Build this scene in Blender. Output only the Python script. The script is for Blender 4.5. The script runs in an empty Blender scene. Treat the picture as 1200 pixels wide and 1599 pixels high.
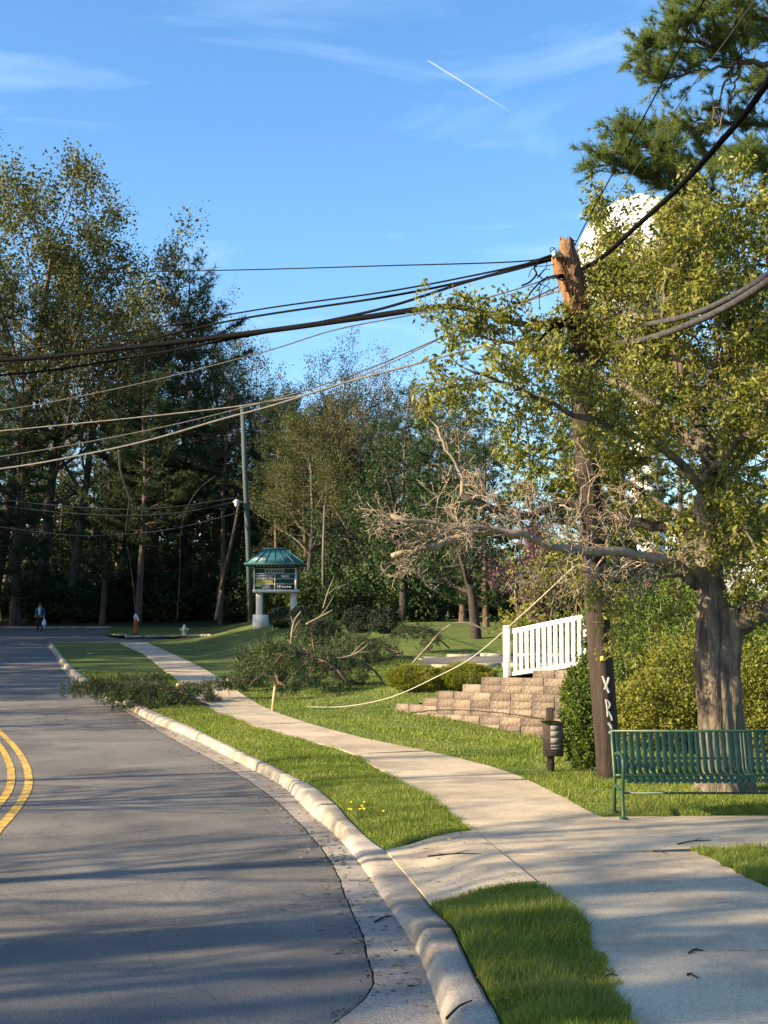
import bpy, math, random
import numpy as np
from mathutils import Vector, Matrix, noise

random.seed(11)
rng = np.random.default_rng(11)
scene = bpy.context.scene
col = scene.collection
R = math.radians

# ------------------------------------------------------------------ camera
CAM_H, F, IW, IH = 2.0, 2000.0, 1200.0, 1599.0
PITCH = math.atan((997 - IH / 2) / F)
cam_data = bpy.data.cameras.new('camera')
cam = bpy.data.objects.new('camera', cam_data)
col.objects.link(cam)
cam.location = (0, 0, CAM_H)
cam.rotation_euler = (R(90) + PITCH, 0, 0)
cam_data.sensor_fit = 'VERTICAL'
cam_data.sensor_height = 36.0
cam_data.lens = F / IH * 36.0
cam_data.clip_start = 0.1
cam_data.clip_end = 6000
scene.camera = cam

# ------------------------------------------------------------------ sky and sun
SUN_DIR = Vector((-1.0, -0.36, 0.44)).normalized()
EL = math.asin(SUN_DIR.z)
AZ = math.atan2(SUN_DIR.x, SUN_DIR.y)
world = bpy.data.worlds.new('World')
scene.world = world
world.use_nodes = True
wt = world.node_tree
wt.nodes.clear()
sky = wt.nodes.new('ShaderNodeTexSky')
sky.sky_type = 'NISHITA'
sky.sun_disc = False
sky.sun_elevation = EL
sky.sun_rotation = AZ % (2 * math.pi)
sky.altitude = 200
sky.air_density = 1.0
sky.dust_density = 0.8
sky.ozone_density = 2.2
tc = wt.nodes.new('ShaderNodeTexCoord')
mp = wt.nodes.new('ShaderNodeMapping')
mp.inputs['Rotation'].default_value = (R(8), R(-12), R(20))
mp.inputs['Scale'].default_value = (1.6, 1.3, 8.0)
wt.links.new(tc.outputs['Generated'], mp.inputs['Vector'])
n1 = wt.nodes.new('ShaderNodeTexNoise')
n1.inputs['Scale'].default_value = 1.7
n1.inputs['Detail'].default_value = 7
n1.inputs['Roughness'].default_value = 0.58
n1.inputs['Distortion'].default_value = 1.1
wt.links.new(mp.outputs[0], n1.inputs['Vector'])
cr = wt.nodes.new('ShaderNodeValToRGB')
cr.color_ramp.elements[0].position = 0.52
cr.color_ramp.elements[0].color = (0, 0, 0, 1)
cr.color_ramp.elements[1].position = 0.82
cr.color_ramp.elements[1].color = (0.2, 0.2, 0.2, 1)
wt.links.new(n1.outputs['Fac'], cr.inputs[0])
hs = wt.nodes.new('ShaderNodeHueSaturation')
hs.inputs['Saturation'].default_value = 1.22
hs.inputs['Value'].default_value = 1.0
wt.links.new(sky.outputs[0], hs.inputs['Color'])
mx = wt.nodes.new('ShaderNodeMixRGB')
mx.inputs[2].default_value = (6.0, 7.2, 8.6, 1)
wt.links.new(cr.outputs[0], mx.inputs[0])
wt.links.new(hs.outputs[0], mx.inputs[1])
bg = wt.nodes.new('ShaderNodeBackground')
bg.inputs['Strength'].default_value = 0.095
wt.links.new(mx.outputs[0], bg.inputs[0])
wo = wt.nodes.new('ShaderNodeOutputWorld')
wt.links.new(bg.outputs[0], wo.inputs[0])

sun_data = bpy.data.lights.new('sun', 'SUN')
sun_data.energy = 5.0
sun_data.angle = R(0.55)
sun_data.color = (1.0, 0.79, 0.52)
sun = bpy.data.objects.new('sun', sun_data)
col.objects.link(sun)
sun.rotation_euler = SUN_DIR.to_track_quat('Z', 'Y').to_euler()

scene.view_settings.view_transform = 'Standard'
scene.view_settings.look = 'None'
scene.view_settings.gamma = 1.0
scene.view_settings.use_curve_mapping = False
scene.view_settings.exposure = 1.72
scene.cycles.max_bounces = 6
scene.cycles.diffuse_bounces = 3
scene.cycles.transmission_bounces = 4
scene.cycles.use_denoising = True

# ------------------------------------------------------------------ mesh helpers
class MB:
    """collects vertices and faces for ONE mesh (world coordinates)"""
    def __init__(s):
        s.v, s.f, s.n = [], [], 0
    def add(s, V, faces):
        V = np.asarray(V, dtype=np.float64).reshape(-1, 3)
        s.v.append(V)
        for Fa in faces:
            Fa = np.asarray(Fa, dtype=np.int64)
            if Fa.size:
                s.f.append(Fa + s.n)
        s.n += len(V)
    def poly(s, V, idx):
        s.add(V, [np.array([i]) for i in idx])

def mesh_of(name, mb, mat, origin=(0, 0, 0), smooth=False):
    me = bpy.data.meshes.new(name)
    V = np.concatenate(mb.v) - np.asarray(origin, dtype=np.float64)
    loops = np.concatenate([f.ravel() for f in mb.f])
    tot = np.concatenate([np.full(len(f), f.shape[1], dtype=np.int64) for f in mb.f])
    st = np.concatenate([[0], np.cumsum(tot)[:-1]])
    me.vertices.add(len(V)); me.vertices.foreach_set('co', V.ravel().astype(np.float32))
    me.loops.add(len(loops)); me.loops.foreach_set('vertex_index', loops.astype(np.int32))
    me.polygons.add(len(tot)); me.polygons.foreach_set('loop_start', st.astype(np.int32))
    me.polygons.foreach_set('loop_total', tot.astype(np.int32))
    if smooth:
        me.polygons.foreach_set('use_smooth', np.ones(len(tot), dtype=bool))
    me.update(calc_edges=True)
    if mat: me.materials.append(mat)
    return me

def root_of(o):
    while o.parent is not None: o = o.parent
    return o

def obj(name, mb, mat, parent=None, smooth=False, kind=None, label=None):
    if isinstance(mb, bpy.types.Mesh):
        me = mb
    else:
        me = mesh_of(name, mb, mat, root_of(parent).location if parent else (0, 0, 0), smooth)
    o = bpy.data.objects.new(name, me)
    col.objects.link(o)
    if parent: o.parent = parent
    if kind: o['kind'] = kind
    if label: o['label'] = label
    return o

def tag(o, label, cat, group=None, kind=None):
    o['label'] = label; o['category'] = cat
    if group: o['group'] = group
    if kind: o['kind'] = kind
    return o

def thing(name, loc, label, cat, group=None):
    o = bpy.data.objects.new(name, None)
    col.objects.link(o)
    o.location = loc
    o.empty_display_size = 0.2
    return tag(o, label, cat, group)

def dup(root, loc, rz=0.0, sc=1.0, label=None, group=None, cat=None, tilt=0.0):
    r = root.copy(); col.objects.link(r)
    r.location = loc; r.rotation_euler = (tilt, 0, rz); r.scale = (sc, sc, sc)
    if label: r['label'] = label
    if group: r['group'] = group
    if cat: r['category'] = cat
    for ch in list(root.children):
        c = ch.copy(); col.objects.link(c); c.parent = r
        for g in list(ch.children):
            d = g.copy(); col.objects.link(d); d.parent = c
    return r

def unit(A):
    n = np.linalg.norm(A, axis=-1, keepdims=True)
    return A / np.maximum(n, 1e-9)

def tube(mb, P, rad, sides=6, cap=True, flute=None):
    P = np.asarray(P, dtype=np.float64)
    n = len(P)
    rad = np.broadcast_to(np.asarray(rad, dtype=np.float64), (n,))
    T = unit(np.gradient(P, axis=0))
    ref = np.eye(3)[np.argmin(np.abs(T.mean(0)))]
    A = unit(np.cross(T, ref)); B = np.cross(T, A)
    a = np.arange(sides) / sides * 2 * math.pi
    rr = rad[:, None] * np.ones(sides)[None]
    if flute is not None: rr = rr * flute(np.linspace(0, 1, n)[:, None], a[None])
    V = P[:, None] + rr[..., None] * (np.cos(a)[None, :, None] * A[:, None] + np.sin(a)[None, :, None] * B[:, None])
    i = np.arange(n - 1)[:, None] * sides; j = np.arange(sides)[None]; k = (j + 1) % sides
    Q = np.stack([i + j, i + k, i + sides + k, i + sides + j], -1).reshape(-1, 4)
    fs = [Q]
    if cap and sides > 2:
        fs += [np.arange(sides)[None, ::-1], (np.arange(sides) + (n - 1) * sides)[None]]
    mb.add(V.reshape(-1, 3), fs)

BOXF = np.array([[0, 3, 2, 1], [4, 5, 6, 7], [0, 1, 5, 4], [1, 2, 6, 5], [2, 3, 7, 6], [3, 0, 4, 7]])
def box(mb, c, size, M=None):
    sx, sy, sz = [d / 2 for d in size]
    V = np.array([[-sx, -sy, -sz], [sx, -sy, -sz], [sx, sy, -sz], [-sx, sy, -sz], [-sx, -sy, sz], [sx, -sy, sz], [sx, sy, sz], [-sx, sy, sz]])
    if M is not None: V = V @ np.array(M.to_3x3()).T
    mb.add(V + np.asarray(c), [BOXF])

def bbox(mb, c, size, b, M=None):
    """box with chamfered edges"""
    h = np.array(size) / 2
    V, idx = [], {}
    for sx in (-1, 1):
        for sy in (-1, 1):
            for sz in (-1, 1):
                s = np.array([sx, sy, sz])
                for ax in range(3):
                    p = s * (h - b); p[ax] = s[ax] * h[ax]
                    idx[(sx, sy, sz, ax)] = len(V); V.append(p)
    Fq, Ft = [], []
    for ax in range(3):
        o1, o2 = [(1, 2), (2, 0), (0, 1)][ax]
        for s in (-1, 1):
            q = []
            for u, v in ((-1, -1), (1, -1), (1, 1), (-1, 1)):
                k = [0, 0, 0]; k[ax] = s; k[o1] = u; k[o2] = v
                q.append(idx[(*k, ax)])
            Fq.append(q if s > 0 else q[::-1])
    for ax in range(3):          # edges along ax
        o1, o2 = [(1, 2), (2, 0), (0, 1)][ax]
        for u in (-1, 1):
            for v in (-1, 1):
                def key(e, w):
                    k = [0, 0, 0]; k[ax] = e; k[o1] = u; k[o2] = v
                    return idx[(*k, w)]
                q = [key(-1, o1), key(1, o1), key(1, o2), key(-1, o2)]
                Fq.append(q if u * v < 0 else q[::-1])
    for sx in (-1, 1):
        for sy in (-1, 1):
            for sz in (-1, 1):
                t = [idx[(sx, sy, sz, a)] for a in range(3)]
                Ft.append(t if sx * sy * sz > 0 else t[::-1])
    V = np.array(V)
    if M is not None: V = V @ np.array(M.to_3x3()).T
    mb.add(V + np.asarray(c), [np.array(Fq), np.array(Ft)])

def lathe(mb, c, prof, sides=20):
    prof = np.array(prof); n = len(prof)
    a = np.arange(sides) / sides * 2 * math.pi
    V = np.stack([prof[:, 0][:, None] * np.cos(a), prof[:, 0][:, None] * np.sin(a), np.repeat(prof[:, 1][:, None], sides, 1)], -1)
    i = np.arange(n - 1)[:, None] * sides; j = np.arange(sides)[None]; k = (j + 1) % sides
    mb.add(V.reshape(-1, 3) + np.asarray(c), [np.stack([i + j, i + k, i + sides + k, i + sides + j], -1).reshape(-1, 4)])

def grid(mb, G, close=False):
    """G (n, m, 3) -> sheet of quads"""
    n, m, _ = G.shape
    i = np.arange(n - 1)[:, None] * m; j = np.arange(m - 1)[None]
    mb.add(G.reshape(-1, 3), [np.stack([i + j, i + j + 1, i + m + j + 1, i + m + j], -1).reshape(-1, 4)])

def spline(P, k=6):
    """Catmull-Rom through points"""
    P = np.asarray(P, dtype=np.float64)
    Q = np.vstack([2 * P[0] - P[1], P, 2 * P[-1] - P[-2]])
    out = []
    for i in range(1, len(Q) - 2):
        for t in np.arange(k) / k:
            a, b, c, d = Q[i - 1], Q[i], Q[i + 1], Q[i + 2]
            out.append(0.5 * (2 * b + (c - a) * t + (2 * a - 5 * b + 4 * c - d) * t * t + (3 * b - a - 3 * c + d) * t ** 3))
    out.append(P[-1])
    return np.array(out)

# ------------------------------------------------------------------ where things stand: photo measurements -> metres
def ray(px, py):
    u = (px - IW / 2) / F; v = (IH / 2 - py) / F
    return np.array([u, math.cos(PITCH) - v * math.sin(PITCH), math.sin(PITCH) + v * math.cos(PITCH)])
def at(px, py, Y):
    d = ray(px, py)
    return np.array([0, 0, CAM_H]) + d * (Y / d[1])
def ats(pts, Y):
    if np.isscalar(Y): Y = [Y] * len(pts)
    return np.array([at(p[0], p[1], y) for p, y in zip(pts, Y)])

def zr(Y):
    Y = np.asarray(Y, dtype=np.float64)
    s = Y - 20.0
    base = 0.04 * 4 * np.logaddexp(0, s / 4)
    t = np.maximum(Y - 86, 0)
    return np.where(Y > 86, 2.64 + 0.04 * 25 * (1 - np.exp(-t / 25)) , base)
KH = 0.13
def hit(px, py, zf=lambda x, y: zr(y)):
    lo = 3.0; prev = lo
    for Y in np.linspace(3, 160, 800):
        p = at(px, py, Y)
        if p[2] <= zf(p[0], Y):
            a, b = prev, Y
            for _ in range(30):
                m = (a + b) / 2; p = at(px, py, m)
                if p[2] <= zf(p[0], m): b = m
                else: a = m
            return at(px, py, b)
        prev = Y
    return at(px, py, 160.0)
def edge(pts, h):
    W = [hit(x, y, lambda X, Y: zr(Y) + h) for x, y in pts]
    W = sorted(W, key=lambda w: w[1])
    ys = np.array([w[1] for w in W]); xs = np.array([w[0] for w in W])
    m = np.gradient(xs, ys)
    def f(Y):
        Y = np.asarray(Y, dtype=np.float64)
        i = np.clip(np.searchsorted(ys, Y) - 1, 0, len(ys) - 2)
        h_ = ys[i + 1] - ys[i]; t = np.clip((Y - ys[i]) / h_, 0, 1)
        r = (2*t**3-3*t**2+1)*xs[i] + (t**3-2*t**2+t)*h_*m[i] + (-2*t**3+3*t**2)*xs[i+1] + (t**3-t**2)*h_*m[i+1]
        r = np.where(Y < ys[0], xs[0] + (Y - ys[0]) * (xs[1]-xs[0])/(ys[1]-ys[0]), r)
        return np.where(Y > ys[-1], xs[-1] + (Y - ys[-1]) * (xs[-1]-xs[-3])/(ys[-1]-ys[-3]), r)
    return f

x_asph = edge([(380,1700),(440,1660),(520,1599),(575,1552),(572,1490),(545,1415),(520,1355),(465,1285),(430,1250),(365,1206),(290,1166),(232,1133),(190,1108),(140,1083),(100,1049),(83,1022),(75,1012)], 0)
x_curb = edge([(705,1640),(690,1599),(672,1540),(657,1500),(600,1410),(552,1338),(525,1306),(485,1272),(440,1228),(370,1190),(300,1154),(240,1129),(195,1105),(145,1080),(104,1047),(86,1021),(78,1011)], 0)
x_back = edge([(800,1640),(782,1599),(735,1510),(707,1450),(670,1395),(605,1313),(570,1297),(525,1255),(480,1222),(440,1204),(365,1168),(300,1135),(245,1112),(205,1092),(152,1068),(112,1040),(92,1018),(84,1008)], KH)
x_wl = edge([(1000,1640),(980,1599),(955,1540),(930,1490),(900,1437),(840,1380),(785,1332),(725,1287),(690,1260),(640,1230),(590,1200),(530,1170),(470,1155),(400,1135),(345,1116),(310,1095),(285,1070),(255,1045),(218,1018),(195,1008)], KH)
x_wr = edge([(1560,1600),(1400,1500),(1300,1443),(1200,1387),(1140,1355),(1085,1328),(1010,1302),(935,1275),(870,1240),(790,1205),(700,1180),(600,1160),(520,1140),(430,1112),(385,1088),(345,1060),(300,1035),(262,1018),(240,1008)], KH)
x_line = edge([(0,1303),(33,1263),(50,1233),(50,1207),(33,1173),(0,1138)], 0)

def sstep(t):
    t = np.clip(t, 0, 1); return t * t * (3 - 2 * t)
def bank(X, Y):
    X = np.asarray(X, dtype=np.float64); Y = np.asarray(Y, dtype=np.float64)
    d = X - np.where(Y < 62, x_wr(np.minimum(Y, 62)), x_wr(62.0) - (Y - 62) * 0.05)
    b = sstep((d - 0.6) / 7.0) * 1.15 * sstep((Y - 27) / 24)
    b = b * (1 - sstep((Y - 75) / 20) * 0.35)
    b = b + 0.42 * np.exp(-(((X - 1.5) / 2.2) ** 2 + ((Y - 30.2) / 1.9) ** 2))
    b = b - 0.2 * np.exp(-(((X - 3.2) / 1.7) ** 2 + ((Y - 24.2) / 1.7) ** 2))
    return b
def zl(X, Y):
    """height of the lawn / pavement side"""
    return zr(Y) + KH + bank(X, Y)
def lawn(px, py):
    return hit(px, py, zl)
def ground_z(X, Y):
    Y = np.asarray(Y, dtype=np.float64)
    return np.where(X > x_back(np.minimum(Y, 62.0)), zl(X, Y), zr(Y) + 0.1)
# ------------------------------------------------------------------ materials
def nodes_of(m):
    m.use_nodes = True
    nt = m.node_tree
    return nt, nt.nodes['Principled BSDF']

def mat(name, c1, c2=None, scale=4.0, rough=0.85, bump=0.0, bscale=40.0, detail=5, c3=None, s3=0.6, metal=0.0, stretch=None, spec=0.3, f3=0.5, obj_random=0.0, p3=(0.45, 0.62)):
    m = bpy.data.materials.new(name)
    nt, b = nodes_of(m)
    L = nt.links.new
    b.inputs['Roughness'].default_value = rough
    b.inputs['Metallic'].default_value = metal
    b.inputs['Specular IOR Level'].default_value = spec
    tcn = nt.nodes.new('ShaderNodeTexCoord')
    vec = tcn.outputs['Object']
    if stretch:
        mpn = nt.nodes.new('ShaderNodeMapping'); mpn.inputs['Scale'].default_value = stretch
        L(vec, mpn.inputs[0]); vec = mpn.outputs[0]
    if c2 is None: c2 = c1
    n = nt.nodes.new('ShaderNodeTexNoise'); n.inputs['Scale'].default_value = scale; n.inputs['Detail'].default_value = detail
    n.inputs['Roughness'].default_value = 0.65
    L(vec, n.inputs['Vector'])
    rp = nt.nodes.new('ShaderNodeValToRGB')
    rp.color_ramp.elements[0].position = 0.35; rp.color_ramp.elements[0].color = (*c1, 1)
    rp.color_ramp.elements[1].position = 0.68; rp.color_ramp.elements[1].color = (*c2, 1)
    L(n.outputs['Fac'], rp.inputs[0])
    out = rp.outputs[0]
    if c3 is not None:
        n3 = nt.nodes.new('ShaderNodeTexNoise'); n3.inputs['Scale'].default_value = s3; n3.inputs['Detail'].default_value = 6
        n3.inputs['Roughness'].default_value = 0.7
        L(vec, n3.inputs['Vector'])
        r3 = nt.nodes.new('ShaderNodeValToRGB')
        r3.color_ramp.elements[0].position = p3[0]; r3.color_ramp.elements[0].color = (0, 0, 0, 1)
        r3.color_ramp.elements[1].position = p3[1]; r3.color_ramp.elements[1].color = (f3, f3, f3, 1)
        L(n3.outputs['Fac'], r3.inputs[0])
        mxn = nt.nodes.new('ShaderNodeMixRGB'); mxn.inputs[2].default_value = (*c3, 1)
        L(r3.outputs[0], mxn.inputs[0]); L(out, mxn.inputs[1]); out = mxn.outputs[0]
    if obj_random:
        oi = nt.nodes.new('ShaderNodeObjectInfo')
        mr = nt.nodes.new('ShaderNodeMapRange')
        mr.inputs['To Min'].default_value = 1 - obj_random; mr.inputs['To Max'].default_value = 1 + obj_random
        L(oi.outputs['Random'], mr.inputs[0])
        hv = nt.nodes.new('ShaderNodeHueSaturation'); L(mr.outputs[0], hv.inputs['Value']); L(out, hv.inputs['Color']); out = hv.outputs[0]
    L(out, b.inputs['Base Color'])
    if bump:
        nb = nt.nodes.new('ShaderNodeTexNoise'); nb.inputs['Scale'].default_value = bscale; nb.inputs['Detail'].default_value = 4
        L(vec, nb.inputs['Vector'])
        bp = nt.nodes.new('ShaderNodeBump'); bp.inputs['Strength'].default_value = bump; bp.inputs['Distance'].default_value = 0.03
        L(nb.outputs['Fac'], bp.inputs['Height']); L(bp.outputs[0], b.inputs['Normal'])
    return m

def leaf_mat(name, cols, trans=0.35, tcol=None, spread_scale=0.25, rough=0.6, clump=0.45):
    """each leaf its own tint from the ramp, clumps drift slowly through the crown"""
    m = bpy.data.materials.new(name)
    nt, b = nodes_of(m)
    L = nt.links.new
    g = nt.nodes.new('ShaderNodeNewGeometry')
    tcn = nt.nodes.new('ShaderNodeTexCoord')
    n = nt.nodes.new('ShaderNodeTexNoise'); n.inputs['Scale'].default_value = spread_scale; n.inputs['Detail'].default_value = 3
    L(tcn.outputs['Object'], n.inputs['Vector'])
    mxv = nt.nodes.new('ShaderNodeMath'); mxv.operation = 'MULTIPLY_ADD'
    mxv.inputs[1].default_value = 1 - clump
    nm = nt.nodes.new('ShaderNodeMapRange'); nm.inputs['From Min'].default_value = 0.3; nm.inputs['From Max'].default_value = 0.7
    nm.inputs['To Min'].default_value = 0.0; nm.inputs['To Max'].default_value = clump
    L(n.outputs['Fac'], nm.inputs[0]); L(g.outputs['Random Per Island'], mxv.inputs[0]); L(nm.outputs[0], mxv.inputs[2])
    rp = nt.nodes.new('ShaderNodeValToRGB')
    el = rp.color_ramp.elements
    while len(el) < len(cols): el.new(0.5)
    for i, c in enumerate(cols):
        el[i].position = i / (len(cols) - 1); el[i].color = (*c, 1)
    L(mxv.outputs[0], rp.inputs[0])
    b.inputs['Roughness'].default_value = rough
    b.inputs['Specular IOR Level'].default_value = 0.25
    L(rp.outputs[0], b.inputs['Base Color'])
    if trans:
        tr = nt.nodes.new('ShaderNodeBsdfTranslucent')
        br = nt.nodes.new('ShaderNodeMixRGB'); br.blend_type = 'MULTIPLY'; br.inputs[0].default_value = 1
        br.inputs[2].default_value = (*(tcol or (1.3, 1.35, 0.7)), 1)
        L(rp.outputs[0], br.inputs[1]); L(br.outputs[0], tr.inputs[0])
        ms = nt.nodes.new('ShaderNodeMixShader'); ms.inputs[0].default_value = trans
        L(b.outputs[0], ms.inputs[1]); L(tr.outputs[0], ms.inputs[2])
        L(ms.outputs[0], nt.nodes['Material Output'].inputs['Surface'])
    return m

def asphalt_mat():
    m = mat('asphalt', (0.122, 0.115, 0.106), (0.175, 0.166, 0.153), 0.5, 0.9, 0.35, 160, detail=8, c3=(0.07, 0.07, 0.071), s3=0.3, f3=0.75)
    nt = m.node_tree; L = nt.links.new; b = nt.nodes['Principled BSDF']
    src = b.inputs['Base Color'].links[0].from_socket
    tcn = nt.nodes.new('ShaderNodeTexCoord')
    sp = nt.nodes.new('ShaderNodeTexNoise'); sp.inputs['Scale'].default_value = 85; sp.inputs['Detail'].default_value = 2
    L(tcn.outputs['Object'], sp.inputs['Vector'])
    rp = nt.nodes.new('ShaderNodeValToRGB'); rp.color_ramp.elements[0].position = 0.3; rp.color_ramp.elements[0].color = (0.45, 0.45, 0.45, 1)
    rp.color_ramp.elements[1].position = 0.72; rp.color_ramp.elements[1].color = (1.6, 1.58, 1.5, 1)
    L(sp.outputs['Fac'], rp.inputs[0])
    mu = nt.nodes.new('ShaderNodeMixRGB'); mu.blend_type = 'MULTIPLY'; mu.inputs[0].default_value = 0.8
    L(src, mu.inputs[1]); L(rp.outputs[0], mu.inputs[2])
    # thin cracks
    mpn = nt.nodes.new('ShaderNodeMapping'); mpn.inputs['Scale'].default_value = (0.22, 0.14, 0.2)
    nz = nt.nodes.new('ShaderNodeTexNoise'); nz.inputs['Scale'].default_value = 1.2; nz.inputs['Detail'].default_value = 6
    L(tcn.outputs['Object'], nz.inputs['Vector'])
    ad = nt.nodes.new('ShaderNodeMixRGB'); ad.blend_type = 'ADD'; ad.inputs[0].default_value = 0.8
    L(tcn.outputs['Object'], ad.inputs[1]); L(nz.outputs['Color'], ad.inputs[2]); L(ad.outputs[0], mpn.inputs[0])
    vo = nt.nodes.new('ShaderNodeTexVoronoi'); vo.feature = 'DISTANCE_TO_EDGE'; vo.inputs['Scale'].default_value = 1.0
    L(mpn.outputs[0], vo.inputs['Vector'])
    cr2 = nt.nodes.new('ShaderNodeValToRGB'); cr2.color_ramp.elements[0].position = 0.0; cr2.color_ramp.elements[0].color = (0.35, 0.35, 0.35, 1)
    cr2.color_ramp.elements[1].position = 0.004; cr2.color_ramp.elements[1].color = (1, 1, 1, 1)
    L(vo.outputs['Distance'], cr2.inputs[0])
    m2 = nt.nodes.new('ShaderNodeMixRGB'); m2.blend_type = 'MULTIPLY'; m2.inputs[0].default_value = 0.3
    L(mu.outputs[0], m2.inputs[1]); L(cr2.outputs[0], m2.inputs[2])
    L(m2.outputs[0], b.inputs['Base Color'])
    return m

def speckle(m, scale, lo, hi, fac=0.8):
    nt = m.node_tree; L = nt.links.new; b = nt.nodes['Principled BSDF']
    src = b.inputs['Base Color'].links[0].from_socket
    tcn = nt.nodes.new('ShaderNodeTexCoord')
    sp = nt.nodes.new('ShaderNodeTexNoise'); sp.inputs['Scale'].default_value = scale; sp.inputs['Detail'].default_value = 3
    L(tcn.outputs['Object'], sp.inputs['Vector'])
    rp = nt.nodes.new('ShaderNodeValToRGB'); rp.color_ramp.elements[0].position = 0.32; rp.color_ramp.elements[0].color = (lo, lo, lo, 1)
    rp.color_ramp.elements[1].position = 0.7; rp.color_ramp.elements[1].color = (hi, hi, hi * 0.97, 1)
    L(sp.outputs['Fac'], rp.inputs[0])
    mu = nt.nodes.new('ShaderNodeMixRGB'); mu.blend_type = 'MULTIPLY'; mu.inputs[0].default_value = fac
    L(src, mu.inputs[1]); L(rp.outputs[0], mu.inputs[2]); L(mu.outputs[0], b.inputs['Base Color'])
    return m

M = {}
M['asphalt'] = asphalt_mat()
M['concrete'] = speckle(mat('pavement_concrete', (0.40, 0.33, 0.235), (0.49, 0.41, 0.295), 0.8, 0.9, 0.25, 90, detail=8, c3=(0.22, 0.185, 0.14), s3=1.1, f3=0.6, obj_random=0.12), 60, 0.7, 1.25)
M['kerb'] = speckle(mat('kerb_concrete', (0.32, 0.28, 0.225), (0.41, 0.36, 0.29), 1.3, 0.9, 0.3, 70, detail=8, c3=(0.18, 0.15, 0.115), s3=1.6, f3=0.75, obj_random=0.12), 55, 0.7, 1.25)
M['gutter'] = speckle(mat('gutter_concrete', (0.27, 0.24, 0.20), (0.34, 0.305, 0.255), 1.3, 0.9, 0.3, 70, detail=8, c3=(0.2, 0.175, 0.145), s3=0.8, f3=0.6), 50, 0.65, 1.3)
M['soil'] = mat('dark_soil', (0.035, 0.028, 0.02), (0.07, 0.055, 0.04), 6, 1.0, 0.8, 30)
M['mulch'] = mat('mulch', (0.07, 0.045, 0.03), (0.16, 0.105, 0.07), 9, 1.0, 1.0, 35, stretch=(1, 1, 1))
M['turf'] = mat('turf', (0.062, 0.092, 0.014), (0.105, 0.148, 0.024), 1.5, 0.95, 0.9, 60, c3=(0.095, 0.115, 0.034), s3=0.35, f3=0.6)
M['woodfloor'] = mat('woodland_floor', (0.03, 0.042, 0.016), (0.06, 0.06, 0.03), 0.8, 1.0, 0.8, 12)
M['yellow'] = speckle(mat('road_paint_yellow', (0.62, 0.36, 0.035), (0.70, 0.43, 0.06), 3, 0.8, 0.2, 120, c3=(0.17, 0.145, 0.09), s3=7, f3=0.9, p3=(0.42, 0.62)), 70, 0.75, 1.2)
M['green_metal'] = mat('green_powder_coat', (0.012, 0.05, 0.022), (0.02, 0.068, 0.032), 6, 0.45, 0.05, 60, c3=(0.05, 0.10, 0.06), s3=4, f3=0.5, spec=0.5)
M['bark_grey'] = mat('grey_bark', (0.045, 0.036, 0.028), (0.19, 0.155, 0.115), 7, 0.95, 1.0, 22, stretch=(1.6, 1.6, 0.35), c3=(0.10, 0.105, 0.06), s3=1.6, f3=0.5)
M['bark_pine'] = mat('pine_bark', (0.06, 0.042, 0.032), (0.15, 0.105, 0.075), 4, 0.95, 1.0, 18, stretch=(1.4, 1.4, 0.4))
M['bark_oak'] = mat('oak_bark', (0.075, 0.063, 0.05), (0.16, 0.135, 0.105), 3, 0.95, 0.8, 12, stretch=(1.4, 1.4, 0.4))
M['bark_far'] = mat('pale_bark', (0.12, 0.10, 0.08), (0.22, 0.19, 0.15), 3, 0.95, 0.8, 12, stretch=(1.4, 1.4, 0.4))
M['twig_pale'] = mat('sunlit_dead_twig_bark', (0.17, 0.14, 0.10), (0.30, 0.25, 0.185), 6, 0.9, 0.4, 40)  # pale tone puts the sunlight on the bare twigs into the bark colour
M['limb_dark'] = mat('dark_bark', (0.022, 0.018, 0.015), (0.06, 0.048, 0.04), 6, 0.9, 0.6, 40)  # very dark brown bark for the dark limb, trunks and ground twigs
M['pole_wood'] = mat('creosoted_pole', (0.017, 0.013, 0.011), (0.05, 0.036, 0.028), 4, 0.85, 0.7, 25, stretch=(6, 6, 0.35), c3=(0.075, 0.055, 0.042), s3=1.2, f3=0.55)
M['fresh_wood'] = mat('fresh_split_wood', (0.19, 0.085, 0.03), (0.40, 0.20, 0.085), 5, 0.85, 0.9, 26, stretch=(5, 5, 0.5), c3=(0.12, 0.06, 0.03), s3=3, f3=0.75)
M['split_dark'] = mat('weathered_split_wood', (0.06, 0.038, 0.025), (0.24, 0.13, 0.07), 5, 0.85, 0.9, 22, stretch=(5, 5, 0.5))
M['cut_wood'] = mat('cut_wood', (0.45, 0.33, 0.18), (0.58, 0.45, 0.27), 7, 0.9, 0.5, 30)
M['white_vinyl'] = mat('white_vinyl', (0.76, 0.75, 0.70), (0.82, 0.81, 0.77), 3, 0.45, 0.0, 30)
M['white_paint'] = mat('white_tank_paint', (0.64, 0.63, 0.61), (0.68, 0.67, 0.65), 0.3, 0.5)
M['spray'] = mat('white_spray_paint', (0.34, 0.34, 0.33), (0.52, 0.52, 0.51), 14, 0.8)
M['tag_yellow'] = mat('yellow_tag', (0.75, 0.52, 0.10), (0.8, 0.58, 0.15), 14, 0.5)
M['cable_black'] = mat('black_cable', (0.0035, 0.0035, 0.004), (0.007, 0.007, 0.008), 12, 0.8, 0.2, 60, spec=0.04)
M['cable_grey'] = mat('grey_cable', (0.03, 0.03, 0.031), (0.065, 0.065, 0.064), 12, 0.65, 0.2, 60, spec=0.2)
M['cable_alu'] = mat('bare_aluminium_wire', (0.075, 0.074, 0.071), (0.14, 0.136, 0.128), 12, 0.65, 0.2, 60, metal=0.0, spec=0.2)
M['rope'] = mat('pale_guy_wire', (0.30, 0.275, 0.23), (0.40, 0.365, 0.31), 30, 0.7)
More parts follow.
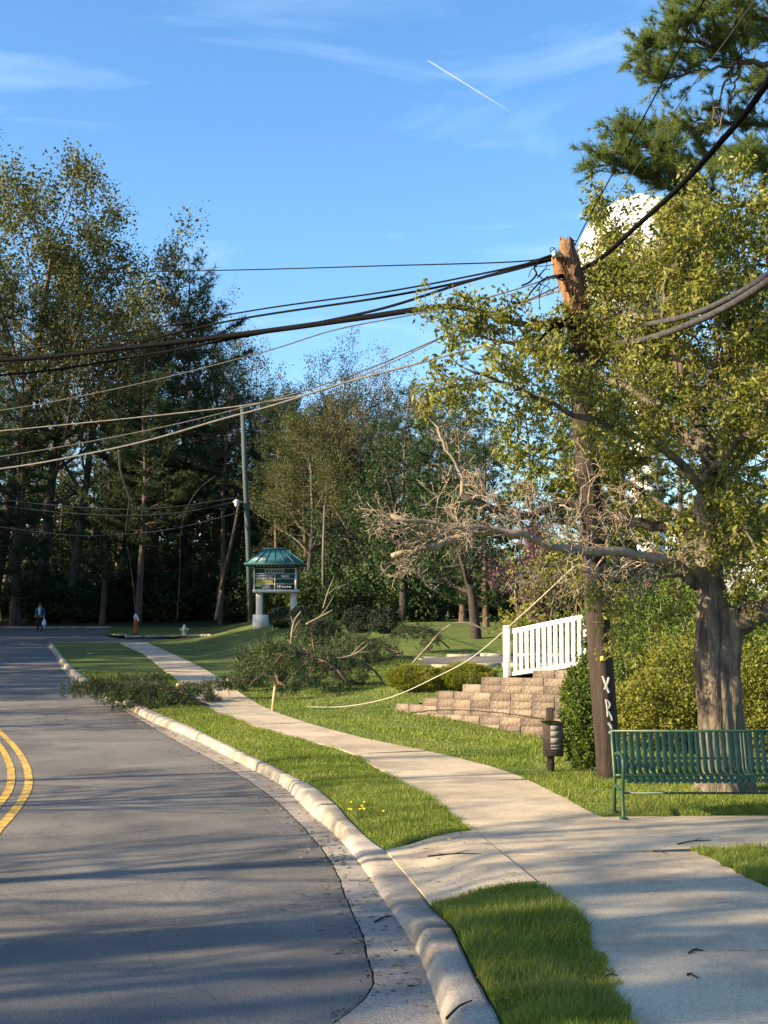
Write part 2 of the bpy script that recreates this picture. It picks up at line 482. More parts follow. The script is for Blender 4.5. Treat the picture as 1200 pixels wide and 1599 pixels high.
M['block'] = speckle(mat('tan_wall_block', (0.085, 0.068, 0.058), (0.17, 0.138, 0.118), 5, 0.95, 0.9, 30, c3=(0.25, 0.19, 0.14), s3=2.2, f3=0.5, obj_random=0.3), 30, 0.65, 1.3)
M['dark_plate'] = mat('weathered_sign_plate', (0.045, 0.034, 0.03), (0.085, 0.065, 0.055), 12, 0.7, 0.3, 40)
M['paper'] = mat('faded_paper', (0.14, 0.135, 0.125), (0.24, 0.235, 0.22), 9, 0.8)
M['teal'] = mat('teal_metal_roof', (0.035, 0.13, 0.145), (0.05, 0.165, 0.18), 2, 0.45, 0.0, 10, spec=0.5)
M['teal_dark'] = mat('teal_trim', (0.025, 0.085, 0.09), (0.03, 0.10, 0.105), 2, 0.5)
M['sign_stone'] = mat('pale_sign_masonry', (0.56, 0.54, 0.48), (0.66, 0.635, 0.57), 4, 0.8, 0.4, 25, c3=(0.42, 0.40, 0.35), s3=2, f3=0.4)
M['sign_green'] = mat('dark_green_panel', (0.008, 0.055, 0.042), (0.014, 0.07, 0.055), 5, 0.4)
M['sign_grey'] = mat('grey_letter_panel', (0.42, 0.45, 0.44), (0.52, 0.55, 0.54), 5, 0.5)
M['sign_yellow'] = mat('yellow_letters', (0.50, 0.48, 0.12), (0.56, 0.54, 0.16), 5, 0.5)
M['black'] = mat('black_print', (0.01, 0.01, 0.012), (0.015, 0.015, 0.017), 5, 0.6)
M['hydrant'] = mat('cream_hydrant_paint', (0.58, 0.53, 0.38), (0.66, 0.61, 0.46), 6, 0.6, 0.2, 20)
M['orange'] = mat('orange_plastic', (0.36, 0.06, 0.02), (0.42, 0.075, 0.03), 5, 0.6)
M['steel'] = mat('galvanised_steel', (0.30, 0.31, 0.31), (0.40, 0.41, 0.41), 8, 0.5, 0.0, 10, metal=0.4)
M['sign_back'] = mat('aluminium_sign_back', (0.28, 0.31, 0.32), (0.34, 0.37, 0.38), 3, 0.5, metal=0.2)
M['far_pole'] = mat('grey_green_pole', (0.035, 0.055, 0.05), (0.06, 0.085, 0.075), 3, 0.8, 0.4, 12, stretch=(3, 3, 0.4))
M['skin'] = mat('skin', (0.45, 0.28, 0.2), (0.5, 0.32, 0.23), 5, 0.6)
M['jacket'] = mat('blue_jacket', (0.02, 0.09, 0.19), (0.03, 0.12, 0.24), 9, 0.8)
M['trousers'] = mat('dark_trousers', (0.012, 0.013, 0.022), (0.018, 0.02, 0.03), 9, 0.85)
M['shirt'] = mat('pale_shirt', (0.5, 0.55, 0.6), (0.6, 0.63, 0.66), 9, 0.8)
M['hair'] = mat('dark_hair', (0.015, 0.011, 0.009), (0.03, 0.022, 0.017), 20, 0.6)
M['plastic_white'] = mat('white_plastic_bag', (0.62, 0.62, 0.68), (0.72, 0.72, 0.76), 7, 0.5, 0.4, 14)
M['siding'] = mat('pale_siding', (0.46, 0.50, 0.53), (0.54, 0.575, 0.60), 1, 0.8)
M['shed'] = mat('grey_shingle', (0.25, 0.27, 0.29), (0.34, 0.36, 0.38), 5, 0.8, 0.4, 18)
M['shed_wall'] = mat('brown_shed_board', (0.10, 0.075, 0.055), (0.15, 0.115, 0.085), 5, 0.9)
M['glass'] = mat('dark_window_glass', (0.05, 0.06, 0.07), None, 5, 0.08, spec=0.6)
M['contrail'] = mat('ice_trail', (0.9, 0.9, 0.9), None, 5, 1.0)
M['dandelion'] = mat('dandelion_yellow', (0.75, 0.52, 0.03), (0.82, 0.6, 0.05), 30, 0.8)
M['stem'] = mat('green_stem', (0.08, 0.14, 0.03), (0.1, 0.17, 0.04), 20, 0.8)
M['ceramic'] = mat('glazed_porcelain', (0.4, 0.4, 0.4), (0.5, 0.5, 0.5), 4, 0.25)
M['tarp'] = mat('black_plastic_sheet', (0.012, 0.012, 0.016), (0.02, 0.02, 0.025), 6, 0.5, 0.5, 14)

M['lf_oak'] = leaf_mat('young_oak_leaves', [(0.035, 0.045, 0.012), (0.062, 0.075, 0.02), (0.085, 0.088, 0.026), (0.105, 0.115, 0.035)], 0.2)
M['lf_olive'] = leaf_mat('brownish_oak_leaves', [(0.07, 0.052, 0.02), (0.11, 0.085, 0.03), (0.14, 0.12, 0.045), (0.13, 0.13, 0.045)], 0.3)
M['lf_pine'] = leaf_mat('dark_pine_needles', [(0.012, 0.028, 0.012), (0.025, 0.05, 0.018), (0.05, 0.075, 0.024), (0.075, 0.092, 0.03)], 0.15)
M['lf_pine_near'] = leaf_mat('pine_needles', [(0.05, 0.08, 0.025), (0.09, 0.135, 0.04), (0.125, 0.175, 0.05), (0.18, 0.21, 0.07)], 0.4, spread_scale=0.8)
M['lf_hemlock'] = leaf_mat('hemlock_needles', [(0.012, 0.03, 0.012), (0.024, 0.05, 0.018), (0.04, 0.072, 0.024), (0.055, 0.09, 0.03)], 0.15)
M['lf_main'] = leaf_mat('fresh_spring_leaves', [(0.06, 0.072, 0.016), (0.14, 0.155, 0.03), (0.215, 0.225, 0.048), (0.31, 0.30, 0.09)], 0.45, spread_scale=0.7, rough=0.4, clump=0.35)
M['lf_bush'] = leaf_mat('bush_leaves', [(0.03, 0.062, 0.012), (0.07, 0.115, 0.02), (0.12, 0.165, 0.03), (0.17, 0.205, 0.04)], 0.35, spread_scale=1.2)
M['lf_forsy'] = leaf_mat('yellow_green_leaves', [(0.06, 0.075, 0.012), (0.14, 0.155, 0.025), (0.20, 0.20, 0.035), (0.27, 0.24, 0.06)], 0.4, spread_scale=1.0)
M['lf_yew'] = leaf_mat('yew_needles', [(0.06, 0.085, 0.012), (0.14, 0.17, 0.02), (0.23, 0.23, 0.03), (0.30, 0.27, 0.04)], 0.2, spread_scale=1.5)
M['lf_dark'] = leaf_mat('dark_shrub_leaves', [(0.008, 0.016, 0.01), (0.014, 0.028, 0.014), (0.022, 0.04, 0.018)], 0.1)
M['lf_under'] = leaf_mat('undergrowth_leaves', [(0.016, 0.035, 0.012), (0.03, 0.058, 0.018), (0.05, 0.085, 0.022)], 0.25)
M['lf_ivy'] = leaf_mat('ivy_leaves', [(0.02, 0.05, 0.012), (0.045, 0.085, 0.02), (0.08, 0.12, 0.035)], 0.25)
M['lf_redbud'] = leaf_mat('redbud_blossom', [(0.10, 0.035, 0.085), (0.17, 0.06, 0.13), (0.08, 0.05, 0.05), (0.22, 0.09, 0.18)], 0.3)
M['lf_white'] = leaf_mat('white_blossom', [(0.42, 0.42, 0.36), (0.6, 0.6, 0.55), (0.70, 0.69, 0.64)], 0.3, tcol=(1, 1, 1))
M['lf_bough'] = leaf_mat('fallen_needles', [(0.018, 0.034, 0.014), (0.036, 0.06, 0.022), (0.06, 0.092, 0.034), (0.10, 0.13, 0.05)], 0.2, spread_scale=1.5)
M['grass'] = leaf_mat('grass_blades', [(0.062, 0.095, 0.012), (0.112, 0.162, 0.018), (0.15, 0.205, 0.026), (0.21, 0.235, 0.055), (0.26, 0.22, 0.10)], 0.3, spread_scale=0.8, rough=0.5)
M['leaf_litter'] = leaf_mat('dry_leaf_litter', [(0.10, 0.065, 0.035), (0.2, 0.14, 0.08), (0.32, 0.25, 0.15)], 0.1)

nt, b = nodes_of(M['contrail'])
tr = nt.nodes.new('ShaderNodeBsdfTransparent'); ms = nt.nodes.new('ShaderNodeMixShader'); ms.inputs[0].default_value = 0.065
nt.links.new(tr.outputs[0], ms.inputs[1]); nt.links.new(b.outputs[0], ms.inputs[2]); nt.links.new(ms.outputs[0], nt.nodes['Material Output'].inputs['Surface'])
# ------------------------------------------------------------------ the setting: ground, road, kerb, pavement, lawns
def rows(y0, y1):
    out = [y0]
    while out[-1] < y1: out.append(out[-1] + max(0.12, out[-1] * 0.012))
    out[-1] = y1
    return np.array(out)

def strip_mesh(Ys, xl, xr, nx, zf, power=1.0):
    mb = MB()
    t = np.linspace(0, 1, nx) ** power
    X = xl[:, None] * (1 - t) + xr[:, None] * t
    Yg = np.repeat(Ys[:, None], nx, 1)
    grid(mb, np.stack([X, Yg, zf(X, Yg)], -1))
    return mb

def on_road(X, Y): return zr(Y) + 0.0 * X
# base terrain under everything, out to the horizon
Yb = np.concatenate([np.linspace(-60, 0, 8), rows(1.0, 130)[::3], np.array([150, 200, 300, 600, 1500, 3000])])
tX = np.array([-2500, -900, -300, -150, -80, -50, -35, -25, -18, -14, -11, -8, -6, -4, -2, 0, 2, 4, 6, 8, 11, 15, 20, 30, 45, 70, 120, 300, 900, 2500.])
mb = MB()
Xg, Yg = np.meshgrid(tX, Yb)
grid(mb, np.stack([Xg, Yg, zr(Yg) - 0.06], -1))
obj('ground', mb, M['woodfloor'], kind='structure')

Ys = rows(2.0, 62.0)
jit = np.array([0.018 * noise.noise(Vector((y * 2.1, 3.3, 0))) + 0.012 * noise.noise(Vector((y * 7.0, 1.3, 0))) for y in Ys])
xa = x_asph(Ys) + jit
x_left = np.minimum(x_line(np.clip(Ys, 9, 27)) - np.where(Ys > 27, (Ys - 27) * 0.62, 0) - 4.2, -6.5)
road_mb = strip_mesh(Ys, x_left, xa, 16, lambda X, Y: zr(Y) + 0.004)
road = obj('road', road_mb, M['asphalt'], kind='structure')
# the road beyond turns left at the side street
far_r = [(62, 84, 1011), (66, 240, 1003), (69, 300, 996), (70.5, 180, 992), (73, 170, 988), (80, 178, 978), (86.5, 190, 972)]
Yf = np.linspace(62, 86.5, 40)
pxr = np.interp(Yf, [62, 64, 68.2, 69, 70.2, 73, 80, 86.5], [232, 236, 300, 300, 182, 168, 172, 176])
xr_far = (pxr - 600) / F * Yf
mb = strip_mesh(Yf, np.full(40, -150.0), xr_far, 20, lambda X, Y: zr(Y) + 0.008, power=0.4)
obj('side_street', mb, M['asphalt'], kind='structure')
# far kerb line along the wood and by the hydrant
mb = MB()
P = np.stack([np.linspace(-90, (178 - 600) / F * 86, 40), np.full(40, 86.4), zr(np.full(40, 86.4)) + 0.07], -1)
for k in range(39): box(mb, (P[k] + P[k + 1]) / 2, (abs(P[k + 1][0] - P[k][0]) - 0.02, 0.3, 0.16))
obj('far_kerb', mb, M['kerb'], kind='structure')
mb = MB()
P = np.array([lawn(px, py) for px, py in ((178, 990), (196, 994), (225, 994.5), (258, 994), (292, 993.5), (330, 992))])
for a, b_ in zip(P[:-1], P[1:]):
    d = b_ - a; ang = math.atan2(d[1], d[0])
    box(mb, (a + b_) / 2 + np.array([0, 0, 0.02]), (np.linalg.norm(d) - 0.02, 0.16, 0.12), Matrix.Rotation(ang, 3, 'Z'))
obj('side_street_kerb', mb, M['kerb'], kind='structure')

# left verge
mb = strip_mesh(Ys, np.full(len(Ys), -160.0), x_left + 0.1, 14, lambda X, Y: zr(Y) + 0.09 + 0 * X, power=0.5)
obj('left_verge', mb, M['turf'], kind='structure')

# gutter (concrete apron between asphalt and kerb)
mb = strip_mesh(Ys, xa - 0.25, x_curb(Ys) + 0.05, 5, lambda X, Y: zr(Y) - 0.004)
mb2 = MB()
xl_ = xa + 0.012; xr_ = np.maximum(x_curb(Ys) + 0.03, xl_ + 0.001)
obj('gutter', strip_mesh(Ys, xl_, xr_, 6, lambda X, Y: zr(Y) + 0.007), M['gutter'], kind='structure')
obj('road_base', mb, M['soil'], kind='structure')

# kerb: separate cast lengths
kerb = bpy.data.objects.new('kerb', None); col.objects.link(kerb); kerb['kind'] = 'structure'
def kerb_h(Y):
    # dropped for the crossing between the two grass strips
    a = hit(600, 1425)[1]; b = hit(560, 1335)[1]
    d = np.where(Y < a, a - Y, np.where(Y > b, Y - b, 0))
    return 0.045 + 0.085 * sstep(d / 1.1)
def cut_lengths(y0, y1, L, f):
    ys = [y0]; acc = 0; y = y0
    while y < y1:
        dx = float(f(y + 0.05) - f(y)); acc += math.hypot(dx, 0.05); y += 0.05
        if acc >= L: ys.append(y); acc = 0
    ys.append(y1); return ys
ks = cut_lengths(2.5, 61.5, 3.0, lambda y: x_curb(y))
for a, b in zip(ks[:-1], ks[1:]):
    n = 16
    yy = np.linspace(a + 0.006, b - 0.006, n)
    xc, xb = x_curb(yy), x_back(yy)
    xb = np.maximum(xb, xc + 0.16)
    h = kerb_h(yy); dz = random.uniform(-0.003, 0.003); dx = random.uniform(-0.004, 0.004)
    prof = [(0, -0.1), (0.0, 0.0), (0.10, 0.55), (0.22, 0.9), (0.40, 1.0), (0.9, 1.0), (1.0, 0.95), (1.0, -0.1)]
    G = np.zeros((n, len(prof), 3))
    for i, (u, v) in enumerate(prof):
        G[:, i, 0] = xc + dx + u * (xb - xc)
        G[:, i, 1] = yy
        rn = np.array([noise.noise(Vector((y * 6, i * 1.7, 2.0))) for y in yy])
        G[:, i, 0] += rn * 0.006 * (0 < i < 7)
        G[:, i, 2] = zr(yy) + v * h + (dz if v > 0 else 0) + 0.001 + rn * 0.003 * (v > 0.3)
    mb = MB(); grid(mb, G)
    m_ = len(prof)
    mb.f.append(np.arange(m_)[None]); mb.f.append((np.arange(m_)[::-1] + (n - 1) * m_)[None])
    obj('kerb_stone', mb, M['kerb'], kerb, kind=None)

# grass strips and lawns (sheets), pavement slabs lie on them
def strip_rel(X, Y):
    u = np.clip((X - x_back(Y)) / np.maximum(x_wl(Y) - x_back(Y), .2), 0, 1)
    return (kerb_h(Y) - KH) * (1 - sstep(u * 1.3))
CR0 = hit(660, 1388, lambda X, Y: zr(Y) + KH)[1]; CR1 = hit(640, 1308, lambda X, Y: zr(Y) + KH)[1]
zs_strip = lambda X, Y: zr(Y) + KH + strip_rel(X, Y) - 0.012 - 0.03 * sstep((Y - CR0) / .15) * sstep((CR1 - Y) / .3) + 0.02 * np.sin(np.clip((X - x_back(Y)) / np.maximum(x_wl(Y) - x_back(Y), .2), 0, 1) * math.pi)
strip = obj('grass_strip', strip_mesh(Ys, np.maximum(x_back(Ys), x_curb(Ys) + 0.16) + 0.012, x_wl(Ys) + 0.05, 8, zs_strip), M['turf'], smooth=True, kind='structure')
Yl = rows(2.0, 120.0)
xL = np.where(Yl < 62, x_wr(np.minimum(Yl, 62.0)) - 0.05, (np.interp(Yl, [62, 64, 68.2, 69, 70.2, 73, 80, 86.5, 90, 120], [232, 236, 300, 300, 182, 168, 172, 176, 150, 100]) - 600) / F * Yl)
PATH0 = hit(1098, 1327, lambda X, Y: zr(Y) + KH)[1]; PATH1 = hit(950, 1276, lambda X, Y: zr(Y) + KH)[1]
def lawn_z(X, Y):
    e = sstep((X - x_wr(np.minimum(Y, 62.0)) - 0.05) / 1.0)
    inp = sstep((Y - PATH0 + .25) / .2) * sstep((PATH1 + .2 - Y) / .2)
    return zl(X, Y) - 0.01 + 0.03 * np.sin(X * 1.7 + Y * 0.6) * np.sin(Y * 0.9) * e * (1 - inp) - 0.04 * inp
obj('lawn', strip_mesh(Yl, xL, np.full(len(Yl), 90.0), 70, lawn_z, power=2.4), M['turf'], smooth=True, kind='structure')
Yw = np.linspace(86.8, 200, 20)
obj('woodland_bank', strip_mesh(Yw, np.full(20, -160.0), np.full(20, 90.0), 40, lambda X, Y: zr(Y) + 0.12 + 0.6 * sstep((Y - 87) / 7) + 0.3 * np.sin(X * 0.3) * np.sin(Y * 0.2) * sstep((Y - 87) / 5)), M['woodfloor'], kind='structure')

# pavement: cast slabs one by one
pave = bpy.data.objects.new('pavement', None); col.objects.link(pave); pave['kind'] = 'structure'
def slab(P, parent=pave, thick=0.10, lift=0.0, rel=None):
    """P: list of plan rows [(xl, xr, y), ...]; a slab with sides"""
    tilt = random.uniform(-0.004, 0.004)
    L = np.array([[p[0], p[2], 0] for p in P]); Rr = np.array([[p[1], p[2 if len(p) == 3 else 3], 0] for p in P])
    nx = 5
    t = np.linspace(0, 1, nx)[None, :, None]
    G = L[:, None] * (1 - t) + Rr[:, None] * t
    G[..., 2] = zr(G[..., 1]) + KH + 0.008 + tilt + lift + random.uniform(-0.003, 0.003)
    if rel is not None: G[..., 2] += rel(G[..., 0], G[..., 1])
    mb = MB(); grid(mb, G)
    n = len(P)
    ring = [(i, 0) for i in range(n)] + [(n - 1, j) for j in range(1, nx)] + [(i, nx - 1) for i in range(n - 2, -1, -1)] + [(0, j) for j in range(nx - 2, 0, -1)]
    top = np.array([G[i, j] for i, j in ring]); bot = top - np.array([0, 0, thick])
    k = len(ring); q = np.arange(k); q2 = (q + 1) % k
    mb.add(np.vstack([top, bot]), [np.stack([q2, q, q + k, q2 + k], -1)])
    return obj('slab', mb, M['concrete'], parent)
yc = cut_lengths(2.6, 62.0, 1.75, lambda y: (x_wl(y) + x_wr(y)) / 2)
for a, b in zip(yc[:-1], yc[1:]):
    g = 0.008
    # joints run square across the path: shift the right end along the path's skew
    sk = np.clip(float((x_wl(b) + x_wr(b) - x_wl(a) - x_wr(a)) / 2 / max(b - a, .1)), -1.2, 1.2)
    w = float(x_wr((a + b) / 2) - x_wl((a + b) / 2)); off = np.clip(-sk * min(w, 2.0) / (1 + sk * sk) * 0.5, -0.9, 0.9)
    P = []
    for t in np.linspace(0, 1, 7):
        yl = a + g + (b - a - 2 * g) * t - off; yr = a + g + (b - a - 2 * g) * t + off
        P.append((float(x_wl(yl)), float(x_wr(yr)), yl, yr))
    slab(P)
def quad_slab(p00, p10, p11, p01, lift=0.004, h=KH, rel=None):
    q = [hit(*p, lambda X, Y: zr(Y) + h) for p in (p00, p10, p11, p01)]
    P = []
    for t in np.linspace(0, 1, 5):
        l = q[0] * (1 - t) + q[3] * t; r = q[1] * (1 - t) + q[2] * t
        P.append((l[0], r[0], l[1], r[1]))
    return slab(P, lift=lift, rel=rel)
quad_slab((673, 1394), (838, 1379), (741, 1299), (603, 1315), rel=strip_rel)
quad_slab((1075, 1327), (1500, 1322), (1500, 1271), (925, 1276), lift=-0.006)

# double yellow line, one mesh per painted line
for off, w in ((0.0, 0.11), (-0.24, 0.11)):
    yy = rows(4.0, 40.0)
    xc = np.where(yy < 27, x_line(np.minimum(yy, 27)), x_line(27.0) - (yy - 27) * 0.62) + off
    xc = np.where(yy < 13, x_line(13.0) + (13 - yy) * 0.1 + off, xc)
    j1 = np.array([noise.noise(Vector((y * 9, off * 10, 1))) * 0.008 for y in yy])
    obj('yellow_line', strip_mesh(yy, xc - w + j1, xc + j1, 3, lambda X, Y: zr(Y) + 0.009), M['yellow'], road, kind='structure')

# ---- grass blades (nobody could count them)
def blades(name, n, ysamp, xf0, xf1, zf, hgt, wid, keep=None, label=None):
    Y = ysamp(n); t = rng.random(n)
    X = xf0(Y) + (xf1(Y) - xf0(Y)) * t
    if keep is not None:
        k = keep(X, Y); X, Y = X[k], Y[k]
    n = len(X)
    patch = np.array([noise.noise(Vector((x * 0.9, y * 0.9, 0.5))) + 0.6 * noise.noise(Vector((x * 3.1, y * 3.1, 7))) for x, y in zip(X, Y)]) if n < 400000 else 0
    h = hgt * (0.5 + 0.85 * rng.random(n) ** 1.5) * (1 + 0.75 * patch)
    h = np.maximum(h, 0.012)
    w = wid * (0.6 + 0.8 * rng.random(n)) * np.maximum(1.0, Y / 14.0)
    a = rng.random(n) * 2 * math.pi; la = rng.random(n) * 2 * math.pi
    lean = h * (0.15 + 0.6 * rng.random(n))
    base = np.stack([X, Y, zf(X, Y) - 0.008], -1)
    d = np.stack([np.cos(a), np.sin(a), 0 * a], -1) * (w / 2)[:, None]
    ld = np.stack([np.cos(la), np.sin(la), 0 * a], -1)
    mid = base + ld * (lean * 0.35)[:, None] + np.array([0, 0, 1]) * (h * 0.6)[:, None]
    tip = base + ld * lean[:, None] + np.array([0, 0, 1]) * h[:, None]
    V = np.stack([base - d, base + d, mid + d * 0.7, mid - d * 0.7, tip], 1).reshape(-1, 3)
    i = np.arange(n)[:, None] * 5
    mb = MB(); mb.add(V, [i + np.array([[0, 1, 2, 3]]), i + np.array([[3, 2, 4]])])
    o = obj(name, mb, M['grass'], kind='stuff')
    tag(o, label or 'short mown grass blades', 'grass', kind='stuff')
    return o
ynear = lambda y0, y1, p: (lambda n: (lambda u: (y0 ** (1 - p) + u * (y1 ** (1 - p) - y0 ** (1 - p))) ** (1 / (1 - p)))(rng.random(n)))
A1 = hit(676, 1393, lambda X, Y: zr(Y) + KH)[1]; A2 = hit(838, 1379, lambda X, Y: zr(Y) + KH)[1]
B1 = hit(607, 1314, lambda X, Y: zr(Y) + KH)[1]; B2 = hit(738, 1299, lambda X, Y: zr(Y) + KH)[1]
wob = lambda Y, s: np.array([0.05 * noise.noise(Vector((y * 6.1, s, 3))) + 0.05 * noise.noise(Vector((y * 1.7, s, 0))) for y in Y])
fb = lambda Y: np.maximum(x_back(Y), x_curb(Y) + 0.16) + 0.02
def keep_walk(X, Y):
    t = np.clip((X - x_back(Y)) / np.maximum(x_wl(Y) - x_back(Y), .1), 0, 1)
    return ~((Y > A1 + (A2 - A1) * t - 0.02) & (Y < B1 + (B2 - B1) * t + 0.02))
blades('grass', 90000, ynear(5.5, 12.2, 1.5), fb, lambda Y: x_wl(Y) + 0.02 + wob(Y, 2), zs_strip, 0.08, 0.0062, keep_walk, 'short grass on the near strip between kerb and pavement')
blades('grass', 130000, ynear(12.0, 40.0, 1.9), fb, lambda Y: x_wl(Y) + 0.02 + wob(Y, 4), zs_strip, 0.055, 0.006, keep_walk, 'sunlit grass on the long strip beside the kerb')
P1 = hit(1098, 1327, lambda X, Y: zr(Y) + KH); P2 = hit(950, 1276, lambda X, Y: zr(Y) + KH)
blades('grass', 60000, ynear(10.0, P1[1], 1.2), lambda Y: x_wr(Y) - 0.02 + wob(Y, 6), lambda Y: x_wr(Y) + 3.2, zl, 0.06, 0.006, None, 'shaded grass corner right of the pavement')
blades('grass', 160000, ynear(P2[1] + 0.02, 40, 1.8), lambda Y: x_wr(Y) - 0.02 + wob(Y, 8), lambda Y: x_wr(Y) + 2.0 + Y * 0.2, lambda X, Y: lawn_z(X, Y) + 0.004, 0.05, 0.006, None, 'sunlit lawn grass between pavement and block wall')
# ------------------------------------------------------------------ vegetation generators
def gauss3(rnd, s): return Vector((rnd.gauss(0, s), rnd.gauss(0, s), rnd.gauss(0, s)))

def grow(rnd, p, d, L, r, lev, P, out, tips):
    n = P['seg'][lev]
    pts = [p.copy()]; rad = [r]; step = L / n; d = d.normalized(); dirs = [d.copy()]
    end = r * (1 - P['tap'][lev])
    for i in range(n):
        d = (d + gauss3(rnd, P['wob'][lev]) + Vector((0, 0, P['up'][lev]))).normalized()
        p = p + d * step
        pts.append(p.copy()); dirs.append(d.copy()); rad.append(r + (end - r) * (i + 1) / n)
    out.append((np.array(pts), np.array(rad), lev))
    if lev >= P['max'] - P.get('leaf_levels', 1) + 1: tips.append(np.array(pts))
    if lev >= P['max']: return
    k = P['kids'][lev]; az = rnd.random() * 6.28
    for j in range(k):
        t = P['start'][lev] + (1 - P['start'][lev]) * (j + rnd.random() * 0.8) / k
        f = min(t, 0.999) * n; i = int(f); q = pts[i].lerp(pts[i + 1], f - i); dd = dirs[i + 1]
        az += 2.4 + rnd.gauss(0, 0.5)
        ax = dd.orthogonal().normalized(); ax.rotate(Matrix.Rotation(az, 3, dd))
        nd = dd.copy(); nd.rotate(Matrix.Rotation(P['ang'][lev] + rnd.gauss(0, 0.18), 3, ax))
        if P.get('flat'): nd.z *= P['flat']
        shape = P['shape'](t) if lev == 0 and 'shape' in P else (1 - 0.45 * t)
        grow(rnd, q, nd, L * P['ratio'][lev] * shape * rnd.uniform(0.75, 1.2), (rad[i]) * P['rr'][lev] * rnd.uniform(0.7, 1), lev + 1, P, out, tips)

def limbs_mesh(out, sides=(9, 6, 4, 3, 3), minlev=0, maxlev=9):
    mb = MB()
    for P, r, lev in out:
        if minlev <= lev <= maxlev: tube(mb, P, np.maximum(r, 0.003), sides[min(lev, len(sides) - 1)], cap=False)
    return mb

def scatter_on(tips, per, jitter):
    """random points along twig polylines"""
    pts = []
    for T in tips:
        k = per if per >= 1 else (1 if rng.random() < per else 0)
        k = int(k)
        if not k: continue
        f = rng.random(k) * (len(T) - 1); i = np.minimum(f.astype(int), len(T) - 2); f = (f - i)[:, None]
        pts.append(T[i] * (1 - f) + T[i + 1] * f)
    P = np.concatenate(pts)
    return P + rng.normal(0, jitter, P.shape)

def cluster(P, k, jit):
    return np.repeat(P, k, 0) + rng.normal(0, jit, (len(P) * k, 3))

def leaves_mesh(P, size, aspect=0.5, droop=0.3, fold=0.25, mb=None):
    """small pointed folded leaves: 4 verts, 2 triangles each"""
    n = len(P)
    d = rng.normal(0, 1, (n, 3)); d[:, 2] -= droop; d = unit(d)
    s = rng.normal(0, 1, (n, 3)); s = unit(np.cross(d, s)); nn = np.cross(d, s)
    L = size * (0.55 + 0.9 * rng.random(n))[:, None]; W = L * aspect / 2
    a = P; b = P + d * L * 0.45 + s * W + nn * L * fold * 0.5; c = P + d * L; e = P + d * L * 0.45 - s * W + nn * L * fold * 0.5
    V = np.stack([a, b, c, e], 1).reshape(-1, 3)
    i = np.arange(n)[:, None] * 4
    mb = mb or MB(); mb.add(V, [i + np.array([[0, 1, 2]]), i + np.array([[0, 2, 3]])])
    return mb

def needles_mesh(P, D, k, L, w, spread=0.8, mb=None):
    """tufts: k thin needles round each point P, leaning along D"""
    n = len(P)
    Pk = np.repeat(P, k, 0); Dk = np.repeat(D, k, 0)
    d = unit(Dk + rng.normal(0, spread, Pk.shape)); s = unit(np.cross(d, rng.normal(0, 1, Pk.shape)))
    l = L * (0.6 + 0.7 * rng.random(n * k))[:, None]
    V = np.stack([Pk - s * w / 2, Pk + s * w / 2, Pk + d * l], 1).reshape(-1, 3)
    i = np.arange(n * k)[:, None] * 3
    mb = mb or MB(); mb.add(V, [i + np.array([[0, 1, 2]])])
    return mb

def broadleaf(name, seed, P, leaf_mat_, bark, per, jit, lsize, label, cat='tree', loc=(0, 0, 0), group=None, crown='crown', droop=0.3):
    rnd = random.Random(seed)
    out, tips = [], []
    grow(rnd, Vector((0, 0, -0.3)), Vector((rnd.gauss(0, .03), rnd.gauss(0, .03), 1)), P['H'], P['r'], 0, P, out, tips)
    t = thing(name, (0, 0, 0), label, cat, group)
    obj('trunk', limbs_mesh(out, minlev=0, maxlev=0, sides=(10,)), bark, t, smooth=True)
    obj('branches', limbs_mesh(out, minlev=1), bark, t, smooth=True)
    if per: obj(crown, leaves_mesh(scatter_on(tips, per, jit), lsize, 0.6, droop), leaf_mat_, t)
    t.location = loc
    return t

OAK = dict(H=17, r=0.34, seg=[10, 7, 5, 4, 3], tap=[0.75, 0.75, 0.75, 0.8, 0.8], wob=[0.035, 0.16, 0.2, 0.25, 0.3], up=[0.03, 0.10, 0.08, 0.04, 0.0],
           kids=[15, 7, 5, 4], start=[0.34, 0.2, 0.2, 0.2], ang=[1.05, 0.8, 0.75, 0.7], ratio=[0.50, 0.52, 0.5, 0.5], rr=[0.5, 0.55, 0.55, 0.6], max=3, leaf_levels=2, shape=lambda t: 1.15 - 0.75 * (t - 0.3) )
def oakp(**k): q = dict(OAK); q.update(k); return q

